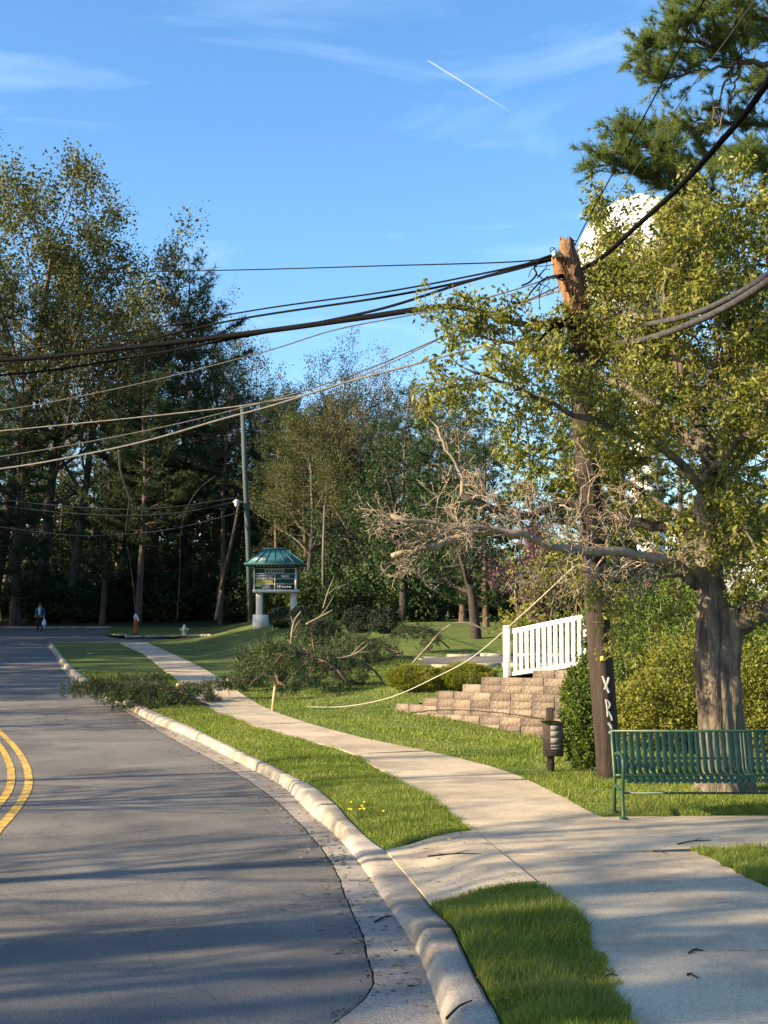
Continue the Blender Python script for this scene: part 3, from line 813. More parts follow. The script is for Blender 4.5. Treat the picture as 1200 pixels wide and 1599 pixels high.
def pine(name, seed, H, r, label, lev0=0.3, spreadr=3.6, dens=1.0, mat_=None, nl=0.34, nw=0.035, tuft=9, cat='pine tree', topc=0.25, bark=None, group=None, nwh=17, gap=0.9):
    rnd = random.Random(seed)
    t = thing(name, (0, 0, 0), label, cat, group)
    n = 12
    tr = np.stack([np.cumsum([0] + [rnd.gauss(0, H * 0.004) for _ in range(n)]), np.cumsum([0] + [rnd.gauss(0, H * 0.004) for _ in range(n)]), np.linspace(-0.3, H, n + 1)], -1)
    mb = MB(); tube(mb, tr, r * (1 - 0.93 * np.linspace(0, 1, n + 1)), 9, cap=False)
    obj('trunk', mb, bark or M['bark_pine'], t, smooth=True)
    bm_ = MB(); TP, TD = [], []
    for w in range(nwh):
        f = lev0 + (1 - lev0) * (w + rnd.random() * 0.5) / nwh
        z = f * H; i = min(int(f * n), n - 1); base = tr[i] + (tr[i + 1] - tr[i]) * (f * n - i)
        u = (f - lev0) / (1 - lev0)
        rad = spreadr * (topc + (1 - topc) * (1 - u) ** 0.75) * (0.6 + 0.4 * min(1, u * 4 + 0.4))
        kb = rnd.randint(4, 6); az0 = rnd.random() * 6.28
        for b in range(kb):
            if rnd.random() > gap: continue
            az = az0 + b * 6.28 / kb + rnd.gauss(0, 0.25); L = rad * rnd.uniform(0.6, 1.15)
            upk = rnd.uniform(-0.12, 0.22) + 0.55 * u * u
            s = np.linspace(0, 1, 6)
            B = base + np.stack([math.cos(az) * L * s, math.sin(az) * L * s, L * (upk * s + 0.28 * s * s)], -1)
            B += np.array([[rnd.gauss(0, .04 * L) * q for _ in range(3)] for q in s])
            tube(bm_, B, np.linspace(r * 0.22 * (1.1 - u), 0.012, 6), 4, cap=False)
            nt_ = max(3, int(L * 5))
            for q in range(nt_):
                g = 0.28 + 0.72 * (q + rnd.random()) / nt_; gi = min(int(g * 5), 4); p = B[gi] + (B[gi + 1] - B[gi]) * (g * 5 - gi)
                sd = 1 if q % 2 else -1
                tl = L * 0.34 * (1.15 - g * 0.7) * rnd.uniform(0.6, 1.2)
                d = np.array([math.cos(az + sd * 0.9), math.sin(az + sd * 0.9), 0.25 + rnd.gauss(0, .15)])
                T = p + np.outer(np.linspace(0, 1, 4), d * tl)
                tube(bm_, T, np.linspace(0.014, 0.006, 4), 3, cap=False)
                m = max(2, int(tl * 7 * dens))
                TP.append(T[0] + np.outer(rng.random(m) * 0.85 + 0.15, d * tl) + rng.normal(0, 0.05, (m, 3))); TD.append(np.repeat((d * 0.6 + np.array([0, 0, 0.35]))[None], m, 0))
    TP = np.concatenate(TP); TD = np.concatenate(TD)
    obj('branches', bm_, bark or M['bark_pine'], t, smooth=True)
    obj('crown', needles_mesh(TP, TD, tuft, nl, nw, 0.75), mat_ or M['lf_pine'], t)
    return t

def shrub(name, rx, ry, rz_, n, lsize, m, label, cat='bush', loc=(0, 0, 0), stems=9, hollow=0.55, lump=0.25, group=None, aspect=0.55, bark=None, needle=False, pos=None):
    """leaf cloud on a lumpy ellipsoid, denser at the surface, with its stems"""
    t = thing(name, (0, 0, 0), label, cat, group)
    d = unit(rng.normal(0, 1, (n, 3)))
    rr = hollow + (1 - hollow) * rng.random(n) ** 0.5
    ph = rng.random(3) * 9
    lum = 1 + lump * np.array([noise.noise(Vector(v * 2.3 + ph)) + 0.5 * noise.noise(Vector(v * 6 + ph)) for v in d])
    P = d * (rr * lum)[:, None] * np.array([rx, ry, rz_]) + np.array([0, 0, rz_ * 0.92])
    P = P[P[:, 2] > 0.02]
    mb = MB()
    for _ in range(stems):
        a = random.random() * 6.28; q = random.uniform(0.3, 0.9)
        E = np.array([math.cos(a) * rx * q, math.sin(a) * ry * q, rz_ * random.uniform(1.0, 1.7)])
        S = np.array([math.cos(a) * rx * 0.15, math.sin(a) * ry * 0.15, -0.05])
        s = np.linspace(0, 1, 6)[:, None]
        tube(mb, S + (E - S) * s + np.array([0, 0, 0.15]) * np.sin(s * 3.1) + rng.normal(0, 0.02, (6, 3)), np.linspace(0.02, 0.005, 6) * max(0.6, rz_), 4, cap=False)
    obj('stems', mb, bark or M['bark_oak'], t)
    if needle: obj('foliage', needles_mesh(P, unit(P - np.array([0, 0, rz_ * .6])), 4, lsize, lsize * 0.22, 0.6), m, t)
    else: obj('foliage', leaves_mesh(P, lsize, aspect, 0.1), m, t)
    t.location = loc
    return t

def bough(name, L, label, seed, nside=26, nl=0.13, nw=0.012, group=None, bare=0.0):
    """a torn pine bough lying along +X, its needles matted on the ground side"""
    rnd = random.Random(seed); t = thing(name, (0, 0, 0), label, 'fallen branch', group)
    s = np.linspace(0, 1, 9)
    H0 = rnd.uniform(0.10, 0.22) * L
    B = np.stack([s * L, 0.12 * L * np.sin(s * 3 + rnd.random() * 3) - 0, 0.05 + H0 * np.sin(s * 2.6)], -1)
    B += np.array([[rnd.gauss(0, .015 * L) for _ in range(3)] for _ in s]); B[:, 2] = np.maximum(B[:, 2], 0.03)
    st = MB(); tube(st, B, np.linspace(0.016 + 0.004 * L, 0.006, 9), 6)
    TP, TD = [], []
    for q in range(nside):
        g = 0.12 + 0.88 * (q + rnd.random()) / nside; gi = min(int(g * 8), 7); p = B[gi] + (B[gi + 1] - B[gi]) * (g * 8 - gi)
        sd = 1 if q % 2 else -1; az = sd * rnd.uniform(0.4, 1.3); tl = L * 0.42 * (1.1 - 0.6 * g) * rnd.uniform(0.5, 1.2)
        up = rnd.uniform(-0.15, 0.75)
        d = np.array([math.cos(az), math.sin(az), up]); u = np.linspace(0, 1, 6)[:, None]
        T = p + d * tl * u + np.array([0, 0, -0.75 * tl]) * u * u * (0.5 + up); T += rng.normal(0, 0.015, T.shape); T[:, 2] = np.maximum(T[:, 2], 0.02)
        tube(st, T, np.linspace(0.012, 0.004, 6), 4, cap=False)
        if rnd.random() < bare: continue
        for w in range(7):
            f = 0.15 + 0.85 * rnd.random(); k = min(int(f * 5), 4); p2 = T[k] + (T[k + 1] - T[k]) * (f * 5 - k)
            d2 = unit((d + np.array([rnd.gauss(0, .7), rnd.gauss(0, .7), rnd.gauss(0, .4)]))[None])[0]; l2 = tl * 0.35
            m = max(2, int(l2 * 14))
            Q = p2 + np.outer(rng.random(m), d2 * l2); Q[:, 2] = np.maximum(Q[:, 2] - 0.3 * l2 * rng.random(m), 0.02)
            TP.append(Q); TD.append(np.repeat((d2 + np.array([0, 0, -0.2]))[None], m, 0))
    obj('stem', st, M['bark_pine'], t, smooth=True)
    if TP: obj('needles', needles_mesh(np.concatenate(TP), np.concatenate(TD), 9, nl, nw, 0.6), M['lf_bough'], t)
    return t
# ------------------------------------------------------------------ block retaining wall
def plan_line(px, Y0=27.5, p0=618, Y1=24.3, p1=905):
    """point of the wall line seen at photo column px"""
    a = np.array([(p0 - 600) / F * Y0, Y0]); b = np.array([(p1 - 600) / F * Y1, Y1])
    u = (px - 600) / F
    # a + t (b-a): x = u*y
    t = (u * a[1] - a[0]) / ((b - a)[0] - u * (b - a)[1])
    p = a + t * (b - a)
    bow = 0.35 * math.sin(min(max(t, 0), 1) * math.pi)      # gently bowed towards the pavement
    nrm = np.array([(b - a)[1], -(b - a)[0]]) / np.linalg.norm(b - a)
    return p + nrm * bow
wall = thing('retaining_wall', (*plan_line(760), 0), 'tan block retaining wall stepping up to the white railing', 'retaining wall')
def block_mesh(seed, w, h=0.148, d=0.24):
    rs = random.Random(seed)
    mb = MB()
    nx, nz = 5, 4
    G = np.zeros((nz, nx, 3))
    for k in range(nz):
        for i in range(nx):
            u, v = i / (nx - 1), k / (nz - 1)
            e = 0.0 if (0 < i < nx - 1 and 0 < k < nz - 1) else 0.022
            G[k, i] = ((u - 0.5) * w, -d / 2 + e + rs.uniform(-0.011, 0.011), (v - 0.5) * h)
    grid(mb, G)
    top = [(0, 0, 0)]
    B = G.copy(); 
    # back ring joined to the front border
    ring = [(0, i) for i in range(nx)] + [(k, nx - 1) for k in range(1, nz)] + [(nz - 1, i) for i in range(nx - 2, -1, -1)] + [(k, 0) for k in range(nz - 2, 0, -1)]
    fr = np.array([G[r] for r in ring]); bk = fr.copy(); bk[:, 1] = d / 2
    m = len(ring); q = np.arange(m); q2 = (q + 1) % m
    mb.add(np.vstack([fr, bk]), [np.stack([q2, q, q + m, q2 + m], -1), (np.arange(m) + m)[None]])
    return mesh_of('block', mb, M['block'])
BW = 0.46
vmesh = [block_mesh(i, BW - 0.008) for i in range(6)]
hmesh = [block_mesh(20 + i, BW * 0.5 - 0.008) for i in range(3)]
# arc-length table along the wall
PX = np.linspace(600, 960, 361); PL = np.array([plan_line(p) for p in PX])
SL = np.concatenate([[0], np.cumsum(np.linalg.norm(np.diff(PL, axis=0), axis=1))])
def wall_pt(s):
    x = np.interp(s, SL, PL[:, 0]); y = np.interp(s, SL, PL[:, 1])
    x2 = np.interp(s + 0.1, SL, PL[:, 0]); y2 = np.interp(s + 0.1, SL, PL[:, 1])
    return x, y, math.atan2(y2 - y, x2 - x)
WZ0 = float(zr(27.5)) + KH - 0.12
starts = [622, 646, 684, 718, 752, 786, 846]
wroot = Vector(wall.location)
for k, p0 in [(-2, 800), (-1, 735)] + list(enumerate(starts)):
    s = float(np.interp(p0, PX, SL)); s = math.floor(s / (BW / 2)) * BW / 2
    s -= (k % 2) * BW / 2
    end = SL[-1] - 0.2
    first = True
    while s < end:
        w = BW
        use = vmesh
        x, y, a = wall_pt(s + w / 2)
        set_ = 0.012 * k
        nx_, ny_ = -math.sin(a), math.cos(a)
        o = obj('block', random.choice(use), None, wall)
        o.location = Vector((x + nx_ * (set_ + random.uniform(-.006, .006)), y + ny_ * set_, WZ0 + (k + 0.5) * 0.152)) - wroot
        o.rotation_euler = (0, random.uniform(-.008, .008), a + random.uniform(-.012, .012))
        s += w
WTOP = WZ0 + len(starts) * 0.152
# earth behind the wall, level with its stepped top
nS = 60
ss = np.linspace(0, SL[-1] - 0.1, nS)
G = np.zeros((nS, 9, 3))
for i, s in enumerate(ss):
    x, y, a = wall_pt(s)
    px = np.interp(s, SL, PX)
    kk = np.interp(px, starts, np.arange(1, len(starts) + 1)) - 0.12
    z = WZ0 + max(kk, 0.2) * 0.152
    for j in range(9):
        dd = 0.10 + 0.012 * max(kk, 0) + j * 0.55
        X = x - math.sin(a) * dd; Y = y + math.cos(a) * dd
        f = sstep(j / 8)
        G[i, j] = (X, Y, z * (1 - f) + (float(zl(X, Y)) - 0.05) * f)
mb = MB(); grid(mb, G)
obj('planting_bed', mb, M['mulch'], smooth=True, kind='structure')

# ------------------------------------------------------------------ white railing on the wall
fy0 = plan_line(792)[1] + 0.14; fy1 = plan_line(925)[1] + 0.2
rail_l = at(800, 986, fy0); rail_r = at(921, 961, fy1)
fence = thing('white_railing', at(792, 1064, fy0), 'white vinyl picket railing sloping up along the top of the block wall', 'railing')
def beam(mb, a, b, w, h, bev=0.008):
    a, b = np.array(a), np.array(b); d = b - a; L = np.linalg.norm(d)
    q = Vector(d).to_track_quat('X', 'Z').to_matrix()
    bbox(mb, (a + b) / 2, (L, w, h), min(bev, w * .3, h * .3), q)
mb = MB(); beam(mb, rail_l, rail_r, 0.06, 0.09); obj('top_rail', mb, M['white_vinyl'], fence)
bl, br = at(800, 1053, fy0), at(921, 1034, fy1)
mb = MB(); beam(mb, bl, br, 0.06, 0.09); obj('bottom_rail', mb, M['white_vinyl'], fence)
pp = at(792, 1065, fy0)
mb = MB(); bbox(mb, (pp[0], pp[1], (pp[2] + at(792, 980, fy0)[2]) / 2), (0.13, 0.13, at(792, 980, fy0)[2] - pp[2]), 0.01)
post = obj('post', mb, M['white_vinyl'], fence)
mb = MB(); c_ = at(792, 979, fy0); bbox(mb, c_ + np.array([0, 0, 0.012]), (0.15, 0.15, 0.03), 0.008); obj('post_cap', mb, M['white_vinyl'], post)
pr = at(927, 1040, fy1 - .02)
mb = MB(); bbox(mb, (pr[0], pr[1], (pr[2] + at(927, 952, fy1)[2]) / 2), (0.13, 0.13, at(927, 952, fy1)[2] - pr[2] + .0), 0.01)
post2 = obj('post', mb, M['white_vinyl'], fence)
mb = MB(); c_ = at(927, 951, fy1); bbox(mb, c_, (0.15, 0.15, 0.03), 0.008); obj('post_cap', mb, M['white_vinyl'], post2)
NB = 13
for i in range(NB):
    t = (i + 0.62) / (NB + 0.3)
    a = rail_l * (1 - t) + rail_r * t; b = bl * (1 - t) + br * t
    c0 = (a + b) / 2 + np.array([0, -0.012, 0]); mb = MB()
    M_ = Matrix.Rotation(math.atan2((rail_r - rail_l)[1], (rail_r - rail_l)[0]), 3, 'Z')
    bbox(mb, c0, (0.078, 0.03, a[2] - b[2] - 0.06), 0.006, M_)
    obj('baluster', mb, M['white_vinyl'], fence)

# ------------------------------------------------------------------ broken utility pole
pb = lawn(952, 1216)
PY = pb[1]
up_pts = [(952, 1222), (946, 1130), (939, 1040), (931, 930), (925, 830), (918, 730), (911, 640), (905, 575), (903, 548)]
ax_ = ats(up_pts, PY)
pole = thing('utility_pole', (pb[0], pb[1], pb[2]), 'dark leaning utility pole with its top snapped off in orange splinters', 'utility pole')
mb = MB()
axs = spline(ax_, 4)
rp_ = np.interp(np.linspace(0, 1, len(axs)), [0, 1], [0.158, 0.150])
tube(mb, axs, rp_, 18, flute=lambda t, a: 1 + 0.03 * np.sin(a * 5 + t * 2) + 0.015 * np.sin(a * 11 + 7 * t))
obj('shaft', mb, M['pole_wood'], pole, smooth=True)
def shard(name, pts, w, seed, m, tips):
    """a split length of pole: irregular cross-section, jagged torn end"""
    rs = random.Random(seed)
    A = spline(ats(pts, PY), 6); n = len(A); sides = 14
    a = np.arange(sides) / sides * 2 * math.pi
    rg = np.array([rs.uniform(0.72, 1.15) for _ in range(sides)])
    V = np.zeros((n, sides, 3))
    for i in range(n):
        t = i / (n - 1); ww = np.interp(t, [0, 0.3, 0.75, 1], w)
        for j in range(sides):
            g = 1 + 0.12 * noise.noise(Vector((t * 9, j * 0.9, seed)))
            V[i, j] = A[i] + np.array([math.cos(a[j]) * ww * rg[j] * g, math.sin(a[j]) * ww * 0.8 * rg[j] * g, 0])
    for j in range(sides):
        V[-1, j, 2] += rs.uniform(-0.02, tips); V[-2, j, 2] += rs.uniform(-0.02, tips * 0.3)
        V[0, j, 2] -= rs.uniform(0.0, 0.3)
    mb = MB(); grid(mb, np.concatenate([V, V[:, :1]], 1))
    cidx = mb.n; mb.add(np.array([V[-1].mean(0) - np.array([0, 0, 0.1])]), [])
    q = np.arange(sides); base = (n - 1) * (sides + 1)
    mb.f.append(np.stack([base + q, base + q + 1, np.full(sides, cidx)], -1))
    obj(name, mb, m, pole)
shard('split_face', [(917, 542), (905, 500), (889, 455), (876, 425), (870, 408)], (0.13, 0.12, 0.085, 0.07), 3, M['fresh_wood'], 0.10)
shard('split_back', [(914, 545), (907, 500), (900, 455), (893, 415), (886, 384)], (0.13, 0.125, 0.12, 0.09), 8, M['split_dark'], 0.16)
shard('split_crest', [(895, 440), (889, 415), (882, 392), (878, 380)], (0.07, 0.08, 0.06, 0.03), 12, M['fresh_wood'], 0.12)
for k in range(16):
    y0 = random.uniform(395, 545); cxp = np.interp(y0, [380, 410, 455, 540], [882, 884, 897, 912]) + random.uniform(-17, 15)
    mb = MB(); a = at(cxp, y0, PY - 0.1); tube(mb, np.array([a, a + np.array([random.uniform(-.03, .03), 0, .1]), a + np.array([random.uniform(-.09, .07), random.uniform(-.08, .05), random.uniform(0.14, 0.26)])]), [0.016, 0.010, 0.002], 4)
    obj('splinter', mb, M['fresh_wood'] if k % 3 else M['split_dark'], pole)
# sprayed marks: they follow the round of the shaft
def on_pole(px, py, off=0.004):
    i = np.interp(py, [p[1] for p in up_pts][::-1], np.arange(len(up_pts))[::-1])
    k = min(int(i), len(up_pts) - 2); c = ax_[k] + (ax_[k + 1] - ax_[k]) * (i - k)
    x = at(px, py, PY)[0]; dx = np.clip(x - c[0], -0.155, 0.155)
    return np.array([c[0] + dx, c[1] - math.sqrt(max(0.158 ** 2 - dx ** 2, 0.0006)) - off, c[2]])
def stroke(pts, w, name='spray_mark'):
    P = spline([on_pole(*p) for p in pts], 4); T = unit(np.gradient(P, axis=0)); nrm = np.array([on_pole(*p, 0.02) for p in pts]).mean(0) - np.array([on_pole(*p) for p in pts]).mean(0)
    S = unit(np.cross(T, nrm)) * w / 2
    nn = unit(nrm[None])[0] * 0.003
    mb = MB(); G = np.stack([P - S, P - S * .5 + nn, P + S * .5 + nn, P + S], 1); grid(mb, G)
    obj(name, mb, M['spray'], pole)
stroke([(938, 1055), (942, 1066), (945, 1074), (948, 1081)], 0.03)
stroke([(948, 1057), (946, 1064), (943, 1072), (941, 1076)], 0.03)
stroke([(943, 1091), (945, 1104), (946, 1118)], 0.022)
stroke([(944, 1092), (949, 1097), (949, 1102), (946, 1106)], 0.024)
stroke([(947, 1110), (951, 1117), (953, 1124)], 0.026)
stroke([(947, 1127), (951, 1134), (951, 1141), (948, 1144)], 0.034)
mb = MB(); c_ = on_pole(940, 1028, 0.0); bbox(mb, c_ + np.array([-.01, -.012, 0]), (0.075, 0.02, 0.06), 0.006); obj('reflector_tag', mb, M['tag_yellow'], pole)
# hardware still hanging on the pole
mb = MB(); c_ = at(893, 508, PY - .1); box(mb, c_, (0.34, 0.12, 0.09), Matrix.Rotation(-.25, 3, 'Y')); bbox(mb, c_ + np.array([-.22, -.05, -.06]), (0.15, 0.13, 0.2), .02); obj('splice_case', mb, M['cable_black'], pole)
mb = MB(); c_ = at(884, 535, PY - .18); lathe(mb, c_, [(0, 0), (.035, .0), (.045, .06), (.03, .1), (.045, .14), (.03, .2), (0, .22)], 10); obj('insulator', mb, M['ceramic'], pole, smooth=True)
mb = MB(); c_ = at(866, 400, PY - .12); tube(mb, [c_, c_ + np.array([.05, 0, .05]), c_ + np.array([.16, .02, -.02])], .014, 6); box(mb, c_ + np.array([.02, 0, .02]), (.1, .08, .07)); obj('clamp', mb, M['steel'], pole)

# ------------------------------------------------------------------ cables, each a thing of its own
def cable(pts, Ys, r, m, name, label, group=None, sides=8, cat='cable', k=8):
    Y = np.interp(np.linspace(0, 1, len(pts)), np.linspace(0, 1, len(Ys)), Ys) if len(Ys) != len(pts) else Ys
    P = spline(ats(pts, list(Y)), k)
    mb = MB(); tube(mb, P, r, sides)
    o = obj(name, mb, m, smooth=True); tag(o, label, cat, group)
    return o
G1 = 'cables strung across the road from the broken pole'
yl = 27.0
cable([(-900, 560), (-400, 575), (0, 562), (200, 543), (400, 519), (560, 497), (690, 479), (745, 486), (790, 500), (845, 509), (889, 497)], [32, 29, 27, 25.5, 24, 22.3, 20.7, 20.1, 19.5, 18.7, PY - .2], 0.05, M['cable_black'], 'telephone_cable', 'thickest black cable crossing the road, sagging beneath the broken pole', G1, 10)
cable([(-900, 590), (-400, 605), (0, 586), (217, 556), (330, 535), (480, 507), (600, 481), (720, 443), (800, 420), (866, 398)], [32, 29.5, 27.5, 25.8, 24.8, 23.3, 22, 20.5, 19.4, PY - .1], 0.026, M['cable_black'], 'power_cable', 'black cable running just under the thickest cable and rising to the pole top', G1)
cable([(-900, 400), (-300, 428), (0, 428), (350, 422), (600, 415), (800, 409), (866, 399)], [36, 33, 30, 25.5, 22, 19.3, PY], 0.011, M['cable_black'], 'power_cable', 'topmost thin wire running nearly level left of the broken pole', G1)
cable([(-600, 590), (-200, 580), (150, 528), (400, 484), (600, 456), (750, 428), (866, 402)], [32, 30, 27.4, 24.5, 22, 20, PY], 0.016, M['cable_black'], 'power_cable', 'upper black wire of the close pair sloping to the pole top', G1)
cable([(-600, 600), (-200, 594), (150, 545), (370, 499), (600, 464), (750, 434), (868, 404)], [33, 31, 27.8, 24.8, 22.2, 20.1, PY + .1], 0.022, M['cable_black'], 'power_cable', 'lower black wire of the close pair sloping to the pole top', G1)
cable([(-600, 668), (-200, 660), (0, 641), (200, 603), (400, 553), (520, 516), (640, 492), (760, 465), (840, 441), (868, 432)], [33, 30, 28, 25.6, 23.5, 22, 21, 19.7, 18.8, PY - .1], 0.012, M['cable_grey'], 'service_wire', 'uppermost grey wire below the black cables', G1)
cable([(-600, 690), (-200, 690), (0, 673), (280, 645), (420, 627), (520, 604), (620, 562), (720, 512), (800, 478), (880, 452)], [33, 30, 28, 25, 23.5, 22.5, 21.4, 20.2, 19.3, PY + .2], 0.013, M['cable_alu'], 'service_wire', 'pale wire between the uppermost grey wire and the brownish one', G1)
cable([(-600, 738), (-200, 734), (0, 713), (230, 672), (420, 626), (560, 582), (680, 531), (780, 488), (872, 448)], [32, 29, 27, 24.5, 22.7, 21.3, 20.2, 19.2, PY], 0.012, M['cable_grey'], 'service_wire', 'brownish grey wire just above the lowest pale cable', G1)
cable([(-600, 750), (-200, 752), (0, 732), (120, 712), (230, 688), (345, 655), (430, 632), (540, 597), (640, 571), (760, 540), (884, 522)], [31, 28.5, 26.5, 25.3, 24.3, 23.1, 22.3, 21.2, 20.2, 19.1, PY - .15], 0.018, M['cable_alu'], 'service_wire', 'lowest pale cable crossing the road in front of the woods', G1)
G2 = 'cables running right from the broken pole'
cable([(886, 497), (915, 508), (960, 511), (1020, 505), (1080, 491), (1140, 465), (1200, 428), (1330, 330), (1700, -150)], [PY - .2, 17.6, 16.8, 15.6, 14.5, 13.4, 12.4, 10.5, 6.5], 0.034, M['cable_grey'], 'telephone_cable', 'upper of the two thick grey cables sagging right of the pole', G2, 10)
cable([(880, 524), (905, 534), (950, 536), (1010, 529), (1070, 509), (1130, 482), (1200, 439), (1330, 345), (1700, -120)], [PY - .2, 17.6, 16.8, 15.6, 14.5, 13.4, 12.4, 10.5, 6.5], 0.040, M['cable_grey'], 'telephone_cable', 'lower of the two thick grey cables sagging right of the pole', G2, 10)
cable([(872, 432), (900, 424), (940, 402), (1000, 348), (1060, 293), (1120, 228), (1200, 126), (1420, -260)], [PY - .25, 17.4, 16.4, 14.6, 13.2, 11.9, 10.4, 7.3], 0.030, M['cable_black'], 'power_cable', 'single thick black cable climbing steeply to the upper right', G2, 10)
cable([(897, 384), (925, 330), (970, 248), (1035, 128), (1105, -10)], [PY, 17.2, 15.3, 13, 10.8], 0.0085, M['cable_black'], 'thin_wire', 'thin black wire rising from the pole top past the pine bough', G2, 5)
cable([(900, 397), (950, 328), (990, 268), (1070, 150), (1140, 55), (1200, -30)], [PY, 17.6, 16.6, 14.4, 12.8, 11.5], 0.006, M['cable_grey'], 'thin_wire', 'faint thin wire rising across the white water tank', G2, 5)
cable([(898, 884), (868, 912), (810, 965), (740, 1025), (680, 1058), (610, 1089), (540, 1103), (480, 1104)], [PY - .2, 18.8, 20.2, 22.2, 24.2, 26.3, 27.6, 28.3], 0.010, M['rope'], 'guy_wire', 'pale guy wire slanting past the white railing to the lawn', None, 6, 'wire')
# loose ends curling at the break
for k, (pts, lab) in enumerate([([(866, 399), (848, 404), (835, 417), (838, 428), (828, 440), (815, 446)], 'loose wire end curling left of the pole top'), ([(880, 500), (862, 512), (846, 528), (838, 546), (842, 560)], 'black loose cable end drooping below the splice on the pole'),
                                ([(884, 508), (872, 526), (878, 548), (893, 560)], 'short loop of black wire hanging under the pole splice'), ([(868, 430), (850, 436), (833, 452), (818, 470), (800, 474)], 'dangling wire tail lower left of the split pole'),
                                ([(820, 508), (835, 500), (850, 505), (862, 498), (875, 503), (889, 498)], 'tangled black lashing on the thick cable beside the pole')]):
    cable(pts, [PY - .1, PY - .25, PY - .3, PY - .35], 0.012 + 0.008 * (k in (1, 4)), M['cable_black'], 'loose_wire', lab, None, 6, 'wire')
for k in range(9):
    x0 = random.uniform(838, 900); y0 = random.uniform(385, 520); pts = [(x0, y0)]
    for q in range(5): pts.append((pts[-1][0] + random.uniform(-17, 12), pts[-1][1] + random.uniform(-16, 20)))
    mb = MB(); tube(mb, spline(ats(pts, [PY - .16 - .03 * q for q in range(6)]), 5), .0055, 5); obj('frayed_wire', mb, M['cable_black'], pole, smooth=True)
# wires hanging far off by the woods
FY = 66.0
fp = lawn(391, 966); 
fpole = thing('far_pole', at(391, 968, FY), 'tall thin grey green pole standing behind the green-roofed sign', 'utility pole')
mb = MB(); tube(mb, ats([(392, 970), (388, 850), (383, 740), (379, 634)], FY), [.15, .14, .13, .12], 10); obj('shaft', mb, M['far_pole'], fpole, smooth=True)
mb = MB(); box(mb, at(372, 784, FY - .3), (0.5, 0.1, 0.1)); obj('bracket', mb, M['steel'], fpole)
mb = MB(); lathe(mb, at(370, 792, FY - .3), [(0, 0), (.09, .02), (.13, .14), (.09, .3), (.13, .36), (0, .42)], 10); obj('insulator', mb, M['ceramic'], fpole, smooth=True)
G3 = 'sagging wires in front of the far woods'
cable([(-300, 740), (0, 780), (150, 794), (260, 793), (378, 776)], [60, 62, 63, 64, FY], 0.03, M['cable_grey'], 'far_wire', 'uppermost of the three sagging far wires left of the thin pole', G3, 5)
cable([(-300, 750), (0, 790), (150, 804), (270, 802), (374, 783)], [60, 62, 63, 64, FY], 0.03, M['cable_grey'], 'far_wire', 'middle one of the three sagging far wires left of the thin pole', G3, 5)
cable([(-300, 780), (70, 832), (180, 835), (270, 826), (376, 800)], [60, 62, 63, 64, FY], 0.03, M['cable_grey'], 'far_wire', 'lowest of the three sagging far wires left of the thin pole', G3, 5)
cable([(186, 704), (190, 740), (202, 778), (200, 800), (197, 835), (203, 870), (205, 888), (209, 920), (212, 962)], [24.6, 30, 44, 55, 66, 72, 74, 75, 75.5], 0.022, M['cable_alu'], 'hanging_wire', 'snapped pale wire hanging down to the orange marker post', None, 5, 'wire')
cable([(338, 742), (310, 765), (292, 795), (283, 830), (281, 900), (277, 968)], [70, 71, 72, 73, 74, 74], 0.022, M['cable_grey'], 'hanging_wire', 'curved wire dangling from the treetops right of the marker post', None, 5, 'wire')

# ------------------------------------------------------------------ steel bench
bl_ = hit(975, 1279, lambda X, Y: zr(Y) + KH + 0.01)
bench = thing('park_bench', bl_, 'green steel park bench with close vertical slats beside the big trunk', 'bench')
bz = bl_[2]; bx = bl_[0]; by = bl_[1]
def bpt(x, d, h): return np.array([bx + x, by + d, bz + h])
prof = spline([(0.60, 0.85), (0.58, 0.74), (0.545, 0.60), (0.52, 0.48), (0.47, 0.425), (0.36, 0.405), (0.18, 0.42), (0.05, 0.425), (0.0, 0.405), (-0.015, 0.36)], 3)
BL = 2.72; pitch = 0.0705; nsl = int(BL / pitch)
pn = np.array([[0, -(prof[min(i + 1, len(prof) - 1)] - prof[max(i - 1, 0)])[1], (prof[min(i + 1, len(prof) - 1)] - prof[max(i - 1, 0)])[0]] for i in range(len(prof))]); pn = unit(pn)
mb = MB(); G = []
C0 = np.array([[0, p[0], p[1]] for p in prof])
sw = 0.050; th = 0.006
ringv = np.stack([C0 + np.array([-sw / 2, 0, 0]) - pn * th / 2, C0 + np.array([sw / 2, 0, 0]) - pn * th / 2, C0 + np.array([sw / 2, 0, 0]) + pn * th / 2, C0 + np.array([-sw / 2, 0, 0]) + pn * th / 2, C0 + np.array([-sw / 2, 0, 0]) - pn * th / 2], 1)
grid(mb, ringv); slat_me = mesh_of('slat', mb, M['green_metal'])
for i in range(nsl):
    x = 0.055 + i * pitch
    if abs(x - 1.39) < 0.03: continue
    o = obj('slat', slat_me, None, bench); o.location = (x + random.uniform(-.0015, .0015), 0, 0)
for hx, hd, nm in ((0.60, 0.845, 'top_rail'), (0.555, 0.56, 'back_rail'), (0.44, 0.395, 'seat_rail'), (0.02, 0.385, 'front_rail')):
    mb = MB(); tube(mb, [bpt(0.0, hx, hd), bpt(BL, hx, hd)], 0.014, 8); obj(nm, mb, M['green_metal'], bench, smooth=True)
mb = MB(); tube(mb, [bpt(0.02, 0.30, 0.225), bpt(BL - .02, 0.30, 0.225)], 0.012, 8); obj('stretcher', mb, M['green_metal'], bench, smooth=True)
